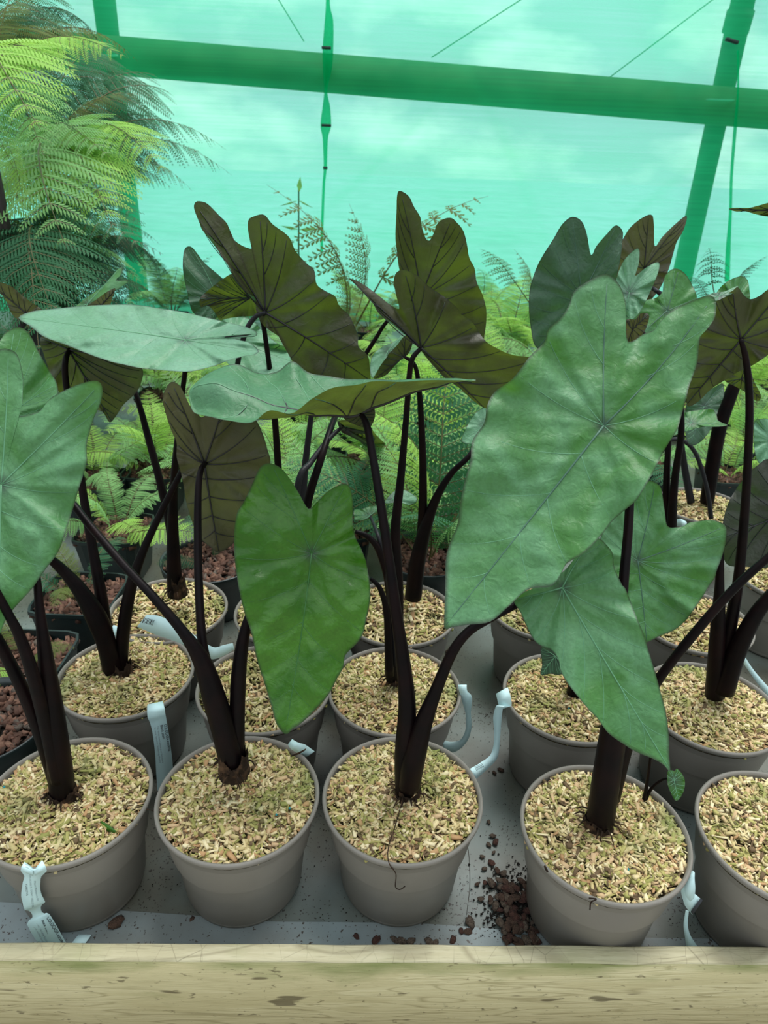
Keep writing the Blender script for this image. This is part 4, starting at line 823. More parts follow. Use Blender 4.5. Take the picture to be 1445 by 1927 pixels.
stem(PL['P13'], [(777, 1125, y13, 32), (785, 1060, y13, 30), (800, 995, y13, 24), (822, 935, y13, 16), (850, 890, y13, 12), (885, 855, y13, 10), (915, 800, y13 + .05, 8)])
stem(PL['P13'], [(782, 1120, y13 + .01, 24), (793, 1010, y13 + .01, 19), (796, 900, y13, 15), (792, 780, y13 - .02, 12), (786, 710, y13 - .04, 9), (778, 684, y13 - .05, 8), (762, 672, y13 - .06, 6)])
stem(PL['P9'], [(1082, 1305, y9, 32), (1095, 1240, y9, 26), (1120, 1150, y9, 20), (1150, 1090, y9 + .02, 14), (1200, 1056, y9 + .01, 8)])
stem(PL['P9'], [(1088, 1300, y9 + .01, 22), (1075, 1270, y9, 14), (1046, 1238, .80, 7)])
stem(PL['P10'], [(1345, 1308, y10, 36), (1348, 1230, y10, 30), (1352, 1150, y10, 24), (1354, 1090, y10, 16), (1356, 1000, y10 + .02, 12)])
stem(PL['P10'], [(1355, 1300, y10 + .01, 32), (1370, 1200, y10 + .01, 26), (1388, 1100, y10 + .01, 20), (1400, 980, y10 + .01, 17), (1408, 850, y10 + .01, 15), (1410, 750, y10 + .01, 14), (1404, 680, y10 + .01, 12), (1394, 639, y10 + .01, 8)])
stem(PL['P10'], [(1362, 1300, y10 - .01, 38), (1385, 1230, y10 - .01, 34), (1420, 1160, y10 - .01, 28), (1460, 1110, y10 - .01, 22), (1520, 1050, y10 - .01, 18)])
y17 = Yp('P17')
stem(PL['P17'], [(1330, 945, y17, 26), (1340, 880, y17, 26), (1355, 800, y17, 26), (1378, 735, y17, 24), (1400, 690, y17, 14)])
stem(PL['P17'], [(1335, 940, y17 + .02, 16), (1343, 860, y17 + .02, 14), (1347, 790, y17 + .02, 10), (1340, 740, y17 + .02, 7)])
stem(PL['P15'], [(1265, 1150, 1.22, 24), (1264, 990, 1.22, 18), (1270, 900, 1.22, 14), (1282, 800, 1.22, 12), (1265, 700, 1.24, 10), (1180, 600, 1.28, 9), (1095, 556, 1.29, 7)])
stem(PL['P15'], [(1258, 1150, 1.24, 20), (1254, 980, 1.24, 16), (1255, 880, 1.24, 12), (1262, 780, 1.26, 9)])
stem(PL['P17'], [(1338, 975, y17 - .1, 9), (1330, 920, y17 - .1, 8), (1312, 860, y17 - .1, 8), (1290, 832, y17 - .1, 8), (1262, 828, y17 - .1, 8), (1245, 850, y17 - .1, 8)], 'stem_grey')
stem(PL['P17'], [(1300, 945, y17, 14), (1285, 860, y17, 12), (1270, 740, y17 - .1, 9), (1262, 620, y17 - .2, 9), (1250, 565, y17 - .25, 9), (1232, 545, y17 - .27, 8), (1214, 535, y17 - .1, 7)], 'stem_grey')

# ------------------------------------------------------------------ bark-filled black pots and ferns
def black_pot(e, R, H, square):
    if square:
        m_ = MB(); k = 32; V = []
        prof = [(.0, .0), (.78, .0), (.80, .004), (.96, H * .93), (1.0, H * .935), (1.0, H), (.95, H), (.93, H * .8)]
        for s, z in prof:
            for j in range(k):
                t = 2 * math.pi * j / k; c, s_ = math.cos(t), math.sin(t); q = R * s / (abs(c) ** 7 + abs(s_) ** 7) ** (1 / 7)
                V.append((q * c, q * s_, z))
        m_.add(V, [(i * k + j, i * k + (j + 1) % k, (i + 1) * k + (j + 1) % k, (i + 1) * k + j) for i in range(len(prof) - 1) for j in range(k)])
    else:
        m_ = MB(); m_.lathe([(0, 0), (R * .74, 0), (R * .77, .005), (R * .93, H * .8), (R * .97, H * .83), (R * .98, H * .96), (R, H), (R * .98, H + .003), (R * .94, H - .01), (R * .9, H * .7)], k=48)
    o = bpy.data.objects.new('pot', m_.me('pot')); COL.objects.link(o); o.data.materials.append(M['pot_black']); o.parent = e
    o.data.polygons.foreach_set('use_smooth', [not square] * len(o.data.polygons))
    # rough bark surface
    r_ = np.random.default_rng(int(R * 1e4)); V = []; F = []
    n = 420
    for i in range(n):
        if square: x, y = (r_.random(2) * 2 - 1) * R * .9
        else:
            q = R * .9 * math.sqrt(r_.random()); a = r_.random() * 6.28; x, y = q * math.cos(a), q * math.sin(a)
        l = .010 + .014 * r_.random(); Mx = Euler((r_.normal() * .4, r_.normal() * .4, r_.random() * 6.28)).to_matrix()
        b = len(V)
        for sx in (-1, 1):
            for sy in (-1, 1):
                for sz in (-1, 1):
                    v = Mx @ Vector((sx * l / 2 * (.7 + .3 * r_.random()), sy * l * .28 * (.6 + .4 * r_.random()), sz * l * .14)); V.append((v.x + x, v.y + y, v.z + H * .86 + r_.random() * .008))
        F += [(b, b + 1, b + 3, b + 2), (b + 4, b + 6, b + 7, b + 5), (b, b + 4, b + 5, b + 1), (b + 2, b + 3, b + 7, b + 6), (b, b + 2, b + 6, b + 4), (b + 1, b + 5, b + 7, b + 3)]
    me = mesh('bark', V, np.array(F)); o = bpy.data.objects.new('bark_mulch', me); COL.objects.link(o); me.materials.append(M['bark']); o.parent = e; o['kind'] = 'stuff'
    d = MB(); k = 24; d.add([(R * .93 * math.cos(j * 2 * math.pi / k), R * .93 * math.sin(j * 2 * math.pi / k), H * .85) for j in range(k)], [tuple(range(k))])
    c = bpy.data.objects.new('compost', d.me('compost')); COL.objects.link(c); c.data.materials.append(M['soil']); c.parent = e; c['kind'] = 'stuff'

def frond_mesh(name, npin, npl, width, arch, seed, curl=0.0, start=.16, stalk=.006, sparse=1.0, droop=.25, lean=.42):
    """unit-length frond along +X rising then arching; returns mesh with leaflets (0) and stalk (1)"""
    r_ = np.random.default_rng(seed)
    t = np.linspace(0, 1, 40); X_ = t; Zr = arch * (np.sin(math.pi * t * .92) ** 1) * .9 - droop * .35 * t ** 4
    Yr = .03 * np.sin(t * 5 + seed)
    C = np.stack([X_, Yr, Zr], 1); T = np.gradient(C, axis=0); T /= np.linalg.norm(T, axis=1)[:, None]
    V = []; F = []; mi = []
    def quad(a, b, c, d, m_=0):
        n = len(V); V.extend([a, b, c, d]); F.append((n, n + 1, n + 2, n + 3)); mi.append(m_)
    # stalk as crossed 4-gon tube
    k = 4; n0 = len(V)
    for i in range(40):
        for j in range(k):
            a = j * math.pi / 2; r = stalk * (1 - .85 * t[i]); V.append(C[i] + np.array([0, math.cos(a) * r, math.sin(a) * r]))
    for i in range(39):
        for j in range(k): F.append((n0 + i * k + j, n0 + i * k + (j + 1) % k, n0 + (i + 1) * k + (j + 1) % k, n0 + (i + 1) * k + j)); mi.append(1)
    ts = start + (1 - start) * (np.arange(npin) + .5) / npin
    for q, tp in enumerate(ts):
        i = int(tp * 39); P = C[i]; Tn = T[i]
        u = (tp - start) / (1 - start); shp = (math.sin(math.pi * (.16 + .84 * u)) ** .75) * (1 - .25 * u)
        l = width * shp * (.93 + .14 * r_.random())
        side0 = np.cross([0, 0, 1], Tn); side0 /= np.linalg.norm(side0); nrm = np.cross(Tn, side0)
        for s in (-1, 1):
            if sparse < 1 and r_.random() > sparse: continue
            d = s * side0 * math.cos(lean) + Tn * math.sin(lean) + nrm * .1 * r_.normal(); d /= np.linalg.norm(d)
            perp = np.cross(nrm, d); m_ = max(3, int(npl * (l / width) ** .7))
            sp = l / m_
            for a in range(m_):
                f = (a + .5) / m_; base = P + d * l * f + np.array([0, 0, -1]) * droop * l * f * f - Tn * curl * l * f * f
                dd = d + np.array([0, 0, -1]) * droop * 2 * f; dd /= np.linalg.norm(dd)
                wl = .26 * l * (1 - f) ** .6 * (.5 + .5 * min(1, f * 6)) + .15 * sp
                wl = min(wl, .17 * width)
                for s2 in (-1, 1):
                    pd = perp * s2 * .95 + dd * .35 + np.array([0, 0, -1]) * .25
                    e_ = base + pd * wl; mid = base + pd * wl * .45
                    quad(base - dd * sp * .45, mid - dd * sp * .42 + [0, 0, sp * .08], e_, mid + dd * sp * .40)
            e0 = P; e1 = P + d * l + np.array([0, 0, -1]) * droop * l - Tn * curl * l; em = P + d * l * .5 + np.array([0, 0, -1]) * droop * l * .25 - Tn * curl * l * .25
            w_ = np.array([0, 0, stalk * .35]); w2 = Tn * stalk * .4
            quad(e0 - w2, em - w2 * .7, em + w2 * .7, e0 + w2, 1); quad(em - w2 * .7, e1, e1 + w2 * .1, em + w2 * .7, 1)
    me = mesh(name, np.array(V), F); me.materials.append(M['fern_mid']); me.materials.append(M['rachis'])
    me.polygons.foreach_set('material_index', np.array(mi, dtype=np.int32)); return me
FR = [frond_mesh('frond', 20, 13, .24, .16, 1, droop=.25), frond_mesh('frond', 22, 13, .22, .28, 2, droop=.35), frond_mesh('frond', 18, 12, .27, .10, 3, droop=.15), frond_mesh('frond', 24, 14, .20, .22, 4, droop=.45)]
FRB = [frond_mesh('frond', 20, 24, .27, .16, 11, droop=.42, stalk=.005), frond_mesh('frond', 24, 16, .16, .12, 12, droop=.8, stalk=.004, lean=.6), frond_mesh('frond', 18, 24, .31, .20, 13, droop=.32, stalk=.005)]
FRC = [frond_mesh('frond', 11, 8, .17, .06, 21, curl=.2, start=.42, droop=.6, stalk=.008, lean=.5), frond_mesh('frond', 10, 8, .20, .12, 22, curl=.45, start=.4, droop=.8, stalk=.008, sparse=.85)]
def frond(parent, a, b, me, mat, roll=0.0, stalkmat=None):
    a = np.asarray(a, float); b = np.asarray(b, float); d = b - a; Ln = np.linalg.norm(d); x = d / Ln
    up = np.array([0, 0, 1.0]) if abs(x[2]) < .96 else np.array([0, -1.0, 0.3])
    y = np.cross(up, x); y /= np.linalg.norm(y); z = np.cross(x, y)
    y2 = y * math.cos(roll) + z * math.sin(roll); z2 = np.cross(x, y2)
    pl = root_loc(parent)
    o = bpy.data.objects.new('frond', me); COL.objects.link(o); o.parent = parent
    Mm = Matrix(((x[0], y2[0], z2[0], 0), (x[1], y2[1], z2[1], 0), (x[2], y2[2], z2[2], 0), (0, 0, 0, 1)))
    Mm = Mm @ Matrix.Scale(Ln, 4); Mm.translation = Vector(a) - pl
    o.matrix_basis = Mm
    o.material_slots[0].link = 'OBJECT'; o.material_slots[0].material = M[mat]
    if stalkmat: o.material_slots[1].link = 'OBJECT'; o.material_slots[1].material = M[stalkmat]
    return o
def fern(px, py, size, mats, nf, label, square=True, spread=1.0, pot=.085, up=.75, meshes=None, potted=True, cat='fern', stalkmat=None):
    H = .13; c = atz(px, py, H)
    e = empty('potted_fern', (c[0], c[1], 0), label, cat)
    if potted: black_pot(e, pot, H, square)
    a0 = random.random() * 6.28
    for i in range(nf):
        a = a0 + i * 2.399 + random.uniform(-.2, .2); f = (i + .5) / nf
        reach = size * (.45 + .65 * f) * spread; rise = size * (up * (1.05 - .75 * f)) * random.uniform(.8, 1.15)
        base = np.array([c[0] + .012 * math.cos(a), c[1] + .012 * math.sin(a), H * .85])
        tip = base + np.array([reach * math.cos(a), reach * math.sin(a), rise])
        frond(e, base, tip, random.choice(meshes or FR), random.choice(mats), random.uniform(-.25, .25), stalkmat)
    return e
Lm_, Md, Bl, Dk, Ol = 'fern_lime', 'fern_mid', 'fern_blue', 'fern_dark', 'fern_olive'
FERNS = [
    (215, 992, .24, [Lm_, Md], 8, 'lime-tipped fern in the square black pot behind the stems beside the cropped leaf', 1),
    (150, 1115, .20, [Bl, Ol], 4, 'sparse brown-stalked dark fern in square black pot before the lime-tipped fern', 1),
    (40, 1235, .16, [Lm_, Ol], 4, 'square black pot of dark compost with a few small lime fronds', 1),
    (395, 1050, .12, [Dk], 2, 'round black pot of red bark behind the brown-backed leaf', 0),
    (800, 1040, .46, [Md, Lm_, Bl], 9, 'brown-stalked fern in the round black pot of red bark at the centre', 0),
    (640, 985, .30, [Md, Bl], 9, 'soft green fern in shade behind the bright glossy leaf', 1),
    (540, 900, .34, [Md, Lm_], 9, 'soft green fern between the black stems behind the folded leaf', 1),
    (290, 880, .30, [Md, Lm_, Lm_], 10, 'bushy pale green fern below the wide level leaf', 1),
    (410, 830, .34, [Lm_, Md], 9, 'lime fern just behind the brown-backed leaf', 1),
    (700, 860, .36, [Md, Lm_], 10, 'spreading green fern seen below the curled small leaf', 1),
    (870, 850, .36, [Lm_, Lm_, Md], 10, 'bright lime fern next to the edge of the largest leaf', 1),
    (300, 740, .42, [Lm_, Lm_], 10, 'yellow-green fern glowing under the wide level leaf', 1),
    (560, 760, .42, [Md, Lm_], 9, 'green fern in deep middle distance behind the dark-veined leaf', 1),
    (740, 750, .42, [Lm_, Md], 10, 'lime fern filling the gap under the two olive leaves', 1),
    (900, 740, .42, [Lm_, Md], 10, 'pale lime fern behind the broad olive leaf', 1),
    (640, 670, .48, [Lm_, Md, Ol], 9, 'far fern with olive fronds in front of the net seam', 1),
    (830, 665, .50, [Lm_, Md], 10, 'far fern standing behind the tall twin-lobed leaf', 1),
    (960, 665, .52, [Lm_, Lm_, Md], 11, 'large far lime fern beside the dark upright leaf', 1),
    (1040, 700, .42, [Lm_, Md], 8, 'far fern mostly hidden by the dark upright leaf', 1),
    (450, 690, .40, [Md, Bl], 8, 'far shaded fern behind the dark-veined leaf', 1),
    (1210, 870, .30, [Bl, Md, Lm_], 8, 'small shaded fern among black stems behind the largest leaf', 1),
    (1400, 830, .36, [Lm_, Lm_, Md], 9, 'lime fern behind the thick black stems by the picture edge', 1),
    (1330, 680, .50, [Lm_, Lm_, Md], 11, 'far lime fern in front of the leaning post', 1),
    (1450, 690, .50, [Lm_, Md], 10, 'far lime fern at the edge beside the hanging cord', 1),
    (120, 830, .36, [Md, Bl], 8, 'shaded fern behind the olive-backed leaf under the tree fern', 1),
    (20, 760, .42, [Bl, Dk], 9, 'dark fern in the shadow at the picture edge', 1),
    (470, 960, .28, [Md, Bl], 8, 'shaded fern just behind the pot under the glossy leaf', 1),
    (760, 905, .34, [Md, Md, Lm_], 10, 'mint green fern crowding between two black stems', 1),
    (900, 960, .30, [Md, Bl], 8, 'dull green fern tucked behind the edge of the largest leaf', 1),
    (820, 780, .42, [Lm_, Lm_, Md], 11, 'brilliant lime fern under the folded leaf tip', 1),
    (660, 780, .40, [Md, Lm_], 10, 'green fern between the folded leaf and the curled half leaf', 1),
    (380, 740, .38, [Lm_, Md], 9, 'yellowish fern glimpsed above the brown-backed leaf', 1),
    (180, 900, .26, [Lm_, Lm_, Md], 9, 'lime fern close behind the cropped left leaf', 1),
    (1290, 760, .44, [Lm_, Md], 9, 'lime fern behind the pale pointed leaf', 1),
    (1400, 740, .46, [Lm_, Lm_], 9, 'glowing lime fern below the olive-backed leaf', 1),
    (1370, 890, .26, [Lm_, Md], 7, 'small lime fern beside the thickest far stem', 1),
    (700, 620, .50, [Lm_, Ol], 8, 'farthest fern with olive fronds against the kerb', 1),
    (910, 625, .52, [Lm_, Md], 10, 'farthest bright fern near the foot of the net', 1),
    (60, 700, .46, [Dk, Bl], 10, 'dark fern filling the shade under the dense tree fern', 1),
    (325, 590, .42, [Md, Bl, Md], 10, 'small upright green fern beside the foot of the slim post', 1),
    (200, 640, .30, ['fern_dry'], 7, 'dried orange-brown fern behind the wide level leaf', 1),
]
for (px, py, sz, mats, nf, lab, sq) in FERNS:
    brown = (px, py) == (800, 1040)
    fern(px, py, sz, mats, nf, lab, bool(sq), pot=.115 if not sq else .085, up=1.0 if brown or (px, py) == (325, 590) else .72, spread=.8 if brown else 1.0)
# round bark pot at the picture edge with nothing growing
c = atz(-28, 1372, .13); e = empty('bark_filled_pot', (c[0], c[1], 0), 'round dark green pot of brown bark cut off by the picture edge', 'pot'); black_pot(e, .105, .15, False)

# unfurling fronds in the centre
c = atz(640, 640, .13); e = empty('unfurling_fern', (c[0], c[1], 0), 'tall fern with curled brown unfurling fronds before the net', 'fern'); black_pot(e, .09, .13, True)
def unf(bx, by, tx, ty, Y, m_, mat, roll=1.2): frond(e, at(bx, by, Y), at(tx, ty, Y - .1), m_, mat, roll)
unf(648, 640, 575, 335, 3.5, FRC[1], Ol, 1.1); unf(655, 640, 872, 338, 3.5, FRC[1], Ol, .9); unf(640, 650, 660, 480, 3.5, FRC[0], Ol); unf(650, 650, 700, 400, 3.6, FRC[0], Ol, 1.0)
c = atz(960, 640, .13); e = empty('unfurling_fern', (c[0], c[1], 0), 'fern with one thin arching frond beside the dark upright leaf', 'fern'); black_pot(e, .09, .13, True)
unf(1010, 600, 915, 445, 3.6, FRC[0], Ol, .6); unf(990, 620, 1000, 470, 3.6, FRC[0], Ol)
c = atz(1350, 655, .13); e = empty('unfurling_fern', (c[0], c[1], 0), 'dark curled fern in front of the leaning post', 'fern'); black_pot(e, .09, .13, True)
unf(1360, 600, 1325, 445, 3.4, FRC[1], Dk, .8); unf(1358, 600, 1420, 470, 3.4, FRC[0], Dk, .5); unf(1355, 600, 1300, 500, 3.4, FRC[0], Dk, .5)
# thin sapling
c = atz(565, 620, 0.0); e = empty('sapling', (c[0], c[1], 0), 'thin bamboo-like sapling against the net', 'sapling')
st_ = MB(); st_.tube([at(558, 620, 4.2), at(562, 480, 4.2), at(562, 345, 4.2)], [.006, .005, .004], 6); child('stem', st_.me('stem'), M['fern_blue'], e)
for (ax, ay, bx, by, w_) in ((563, 362, 565, 332, 9), (562, 432, 528, 425, 5), (562, 432, 603, 430, 6), (560, 378, 525, 388, 3), (560, 376, 590, 392, 3)):
    a, b = at(ax, ay, 4.2), at(bx, by, 4.15); wd = w_ * 4.2 / FPX; s_ = np.cross(b - a, [0, 1, 0]); s_ /= np.linalg.norm(s_)
    m_ = MB(); m_.add([a, a * .6 + b * .4 + s_ * wd / 2 + [0, -.01, 0], b, a * .6 + b * .4 - s_ * wd / 2 + [0, -.01, 0], a * .5 + b * .5 + [0, -.02, 0]], [(0, 1, 4), (1, 2, 4), (2, 3, 4), (3, 0, 4)])
    child('leaf', m_.me('leaf'), M['fern_mid'], e)

# tree ferns, upper left
def tree_fern(cx, cy, Yc, label, specs, stipes):
    b = at(cx, cy, Yc); e = empty('tree_fern', (b[0], b[1], 0), label, 'tree fern')
    m_ = MB(); H = b[2]; m_.tube([(b[0], b[1], .0), (b[0] + .01, b[1], H * .3), (b[0], b[1], H * .55)], [.05, .045, .03], 16)
    child('trunk', m_.me('trunk'), M['stipe_dark'], e)
    for (x, y) in stipes:
        s_ = MB(); q = at(x, y, Yc); s_.tube([(b[0], b[1], H * .5), ((b[0] + q[0]) / 2, b[1], (H * .5 + q[2]) / 2), q], [.014, .011, .007], 8); child('stalk', s_.me('stalk'), M['stipe_dark'], e)
    for (ax, ay, ya, bx, by, yb, mt, k, roll) in specs:
        frond(e, at(ax, ay, ya), at(bx, by, yb), FRB[k], mt, roll)
tree_fern(85, 400, 2.7, 'tall tree fern with blue-green arching fronds against the slim post', [
    (95, 340, 2.7, 415, 250, 2.9, Bl, 1, .5), (100, 330, 2.7, 290, 265, 2.2, Lm_, 0, .3), (90, 345, 2.7, 200, 375, 2.0, Lm_, 0, .2), (100, 340, 2.7, 330, 280, 3.2, Dk, 1, .6),
    (90, 330, 2.7, 310, 150, 3.2, Bl, 2, .5), (85, 330, 2.7, 240, 130, 2.8, Ol, 1, .6), (75, 330, 2.7, 110, 120, 2.6, Bl, 0, .3), (70, 335, 2.7, -40, 180, 2.6, Bl, 1, .3),
    (60, 345, 2.7, -90, 330, 2.3, Md, 0, .2), (80, 350, 2.7, 130, 420, 1.9, Md, 2, .1), (95, 345, 2.7, 235, 330, 2.3, Md, 2, .2), (75, 350, 2.7, 10, 440, 2.0, Lm_, 0, .1),
    (90, 340, 2.7, 300, 200, 3.4, Dk, 1, .4), (80, 340, 2.7, 60, 200, 2.4, Md, 0, .3), (95, 350, 2.7, 200, 260, 2.2, Md, 2, .3), (100, 345, 2.7, 360, 300, 3.0, Ol, 1, .6), (100, 330, 2.8, 330, 210, 3.1, Bl, 0, .4), (100, 320, 2.8, 280, 120, 3.2, Bl, 2, .4), (70, 320, 2.8, 60, 80, 3.0, Dk, 2, .3), (90, 320, 2.8, 190, 60, 3.2, Bl, 2, .3), (100, 350, 2.8, 320, 330, 3.0, Bl, 0, .3), (90, 350, 2.8, 260, 400, 2.6, Bl, 2, .2), (60, 350, 2.6, -60, 420, 2.6, Md, 0, .2), (95, 330, 3.0, 230, 300, 3.4, Dk, 2, .3), (100, 330, 2.7, 400, 200, 3.0, Bl, 1, .4)],
    [(75, 345), (92, 335), (112, 350), (128, 370)])
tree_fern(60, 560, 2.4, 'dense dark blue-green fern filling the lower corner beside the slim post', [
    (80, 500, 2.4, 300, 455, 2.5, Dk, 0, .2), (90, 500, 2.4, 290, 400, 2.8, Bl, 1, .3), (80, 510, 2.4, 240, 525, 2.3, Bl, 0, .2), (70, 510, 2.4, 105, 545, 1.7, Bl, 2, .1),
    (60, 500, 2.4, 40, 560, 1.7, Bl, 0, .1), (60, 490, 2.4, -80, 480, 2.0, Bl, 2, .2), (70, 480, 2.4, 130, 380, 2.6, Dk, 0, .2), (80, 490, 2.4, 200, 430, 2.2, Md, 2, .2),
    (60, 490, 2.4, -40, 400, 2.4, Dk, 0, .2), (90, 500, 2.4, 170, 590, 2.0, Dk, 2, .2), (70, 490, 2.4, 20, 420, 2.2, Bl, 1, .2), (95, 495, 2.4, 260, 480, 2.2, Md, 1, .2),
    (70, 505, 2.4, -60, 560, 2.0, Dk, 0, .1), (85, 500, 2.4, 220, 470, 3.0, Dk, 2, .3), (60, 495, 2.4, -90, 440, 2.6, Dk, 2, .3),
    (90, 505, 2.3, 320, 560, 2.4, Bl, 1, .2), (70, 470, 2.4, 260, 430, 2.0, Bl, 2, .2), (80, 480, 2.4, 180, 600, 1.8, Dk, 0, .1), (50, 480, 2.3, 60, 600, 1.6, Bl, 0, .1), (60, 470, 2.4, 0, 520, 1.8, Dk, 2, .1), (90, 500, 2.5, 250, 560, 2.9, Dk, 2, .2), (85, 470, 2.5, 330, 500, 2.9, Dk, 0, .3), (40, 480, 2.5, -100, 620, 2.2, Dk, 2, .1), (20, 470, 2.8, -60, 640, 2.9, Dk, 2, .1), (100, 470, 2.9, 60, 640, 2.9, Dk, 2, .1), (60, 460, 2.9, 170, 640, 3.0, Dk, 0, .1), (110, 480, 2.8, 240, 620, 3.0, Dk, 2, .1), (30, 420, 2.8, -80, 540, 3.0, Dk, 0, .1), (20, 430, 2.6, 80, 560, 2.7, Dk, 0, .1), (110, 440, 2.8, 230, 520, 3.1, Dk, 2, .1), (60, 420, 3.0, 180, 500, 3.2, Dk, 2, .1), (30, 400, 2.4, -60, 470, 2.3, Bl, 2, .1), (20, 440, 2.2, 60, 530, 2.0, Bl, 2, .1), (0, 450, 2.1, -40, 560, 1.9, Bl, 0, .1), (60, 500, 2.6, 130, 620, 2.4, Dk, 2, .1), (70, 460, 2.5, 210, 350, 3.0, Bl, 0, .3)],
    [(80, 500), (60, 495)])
tree_fern(-20, 260, 2.0, 'lime tree fern whose crown reaches in at the upper corner', [
    (-30, 190, 2.0, 218, 66, 1.9, Lm_, 0, .3), (-30, 190, 2.0, 75, 195, 1.5, Lm_, 2, .2), (-30, 190, 2.0, 235, 20, 2.4, Ol, 1, .4), (-30, 190, 2.0, 70, 240, 1.6, Md, 0, .2),
    (-30, 180, 2.0, 60, -30, 2.1, Ol, 0, .3), (-40, 190, 2.0, 130, 30, 2.3, Ol, 2, .3), (-40, 200, 2.0, 30, 300, 1.7, Md, 2, .2), (-35, 190, 2.0, 140, 110, 1.8, Lm_, 2, .3),
    (-35, 190, 2.0, 180, -20, 2.6, Dk, 1, .4), (-35, 190, 2.0, 110, -60, 2.4, Bl, 0, .3), (-40, 200, 2.0, 60, 380, 1.9, Lm_, 1, .2), (-40, 200, 2.0, 150, 230, 2.2, Bl, 0, .2)],
    [(-30, 195), (-45, 200)])

# ------------------------------------------------------------------ bark chips and soil spilled on the sheet
def lump(seed):
    r_ = np.random.default_rng(seed); V = []; n, m_ = 8, 5
    for i in range(m_ + 1):
        ph = math.pi * i / m_
        for j in range(n):
            t = 2 * math.pi * j / n; q = 1 + .25 * r_.normal() * (.6 if 0 < i < m_ else .2)
            V.append((.5 * math.sin(ph) * math.cos(t) * q, .33 * math.sin(ph) * math.sin(t) * q, .17 * math.cos(ph) * q))
    F = [(i * n + j, i * n + (j + 1) % n, (i + 1) * n + (j + 1) % n, (i + 1) * n + j) for i in range(m_) for j in range(n)]
    me = mesh('bark_chip', V, F); return me
BK = [principled('bark_red', (.105, .048, .035), .75, .3, noise=(6, 3, (.05, .025, .02), .4, .7), bump=(12, .6, .05)), principled('bark_brown', (.07, .042, .03), .8, .3, noise=(6, 3, (.13, .075, .05), .4, .7), bump=(12, .6, .05)), principled('bark_grey', (.15, .115, .085), .85, .2, noise=(6, 3, (.07, .05, .04), .4, .7), bump=(12, .6, .05))]
LUMPS = []
for s in range(6):
    me = lump(s); me.materials.append(BK[s % 3]); LUMPS.append(me)
def chip(px, py, size, z=.0, label=None, group=None):
    p = atz(px, py, z + .004); o = bpy.data.objects.new('bark_chip', random.choice(LUMPS)); COL.objects.link(o)
    o.location = Vector((p[0], p[1], z + size * .15)); o.rotation_euler = (random.uniform(-.3, .3), random.uniform(-.3, .3), random.random() * 6.28); s = size; o.scale = (s, s, s * random.uniform(.8, 1.2))
    return tag(o, label, 'bark chip', group)
HEAP = 'brown bark chip in the heap spilled between two front pots'
rr = random.Random(5)
for i in range(85):
    t = rr.random(); px = 968 + rr.gauss(0, 24) + (t - .5) * 20; py = 1655 + t * 118 + rr.gauss(0, 3)
    if px > 1012 + (py - 1650) * .12: px -= 45
    if py > 1776: py = 1770
    dens = 1 - abs(px - 965) / 75
    chip(px, py, rr.uniform(.008, .022), z=max(0, .010 * dens * rr.random()), label=HEAP, group='bark chips in the spilled heap')
for (px, py, s) in ((927, 1571, .013), (933, 1583, .015), (920, 1588, .011), (929, 1602, .008), (908, 1610, .010), (925, 1622, .014), (912, 1633, .011), (936, 1636, .013), (948, 1642, .014), (920, 1545, .010), (898, 1662, .009), (905, 1690, .012)):
    chip(px, py, s, label='small brown bark chip scattered on the sheet above the spilled heap', group='bark chips scattered above the heap')
for (px, py, s) in ((670, 1760, .012), (708, 1768, .018), (742, 1766, .016), (755, 1769, .017), (773, 1769, .016), (808, 1771, .018), (820, 1772, .014), (852, 1768, .014), (868, 1750, .012), (885, 1735, .020), (880, 1752, .016)):
    chip(px, py, s, label='reddish bark chip lying along the liner beside the front board', group='bark chips along the front board')
chip(218, 1735, .026, label='single large red bark chip on the liner between the tagged pot and its neighbour')
chip(361, 1727, .010, label='small dark bark chip at the foot of the pot with the torn sheath')
chip(942, 1447, .013, label='dark bark lump on the sheet beside the curled ribbon tag')
chip(930, 1452, .011, label='smaller bark lump beside the dark one near the curled ribbon tag')
chip(846, 1224, .022, label='brown bark piece on the sheet beside the third-row pot')
# soil
V = []; F = []
for i in range(900):
    px = 962 + rr.gauss(0, 26); py = 1705 + rr.gauss(0, 34)
    if py > 1774 or px > 1008: continue
    p = atz(px, py, 0); s = rr.uniform(.0006, .0022); b = len(V)
    V += [(p[0] + s, p[1], .0), (p[0] - s, p[1] + s, 0), (p[0] - s, p[1] - s, 0), (p[0], p[1], s * 1.8)]; F += [(b, b + 1, b + 3), (b + 1, b + 2, b + 3), (b + 2, b, b + 3)]
rg2 = random.Random(9)
for i in range(1500):
    px = rg2.uniform(250, 1300); py = rg2.uniform(1300, 1772); p = atz(px, py, 0); s = rg2.uniform(.0003, .0011); b = len(V)
    V += [(p[0] + s, p[1], .0), (p[0] - s, p[1] + s, 0), (p[0] - s, p[1] - s, 0), (p[0], p[1], s * 1.8)]; F += [(b, b + 1, b + 3), (b + 1, b + 2, b + 3), (b + 2, b, b + 3)]
so = link('spilled_soil', mesh('spilled_soil', V, F), M['soil'], smooth=False); tag(so, 'black soil crumbs spilled with the bark over the sheet', 'soil', kind='stuff')

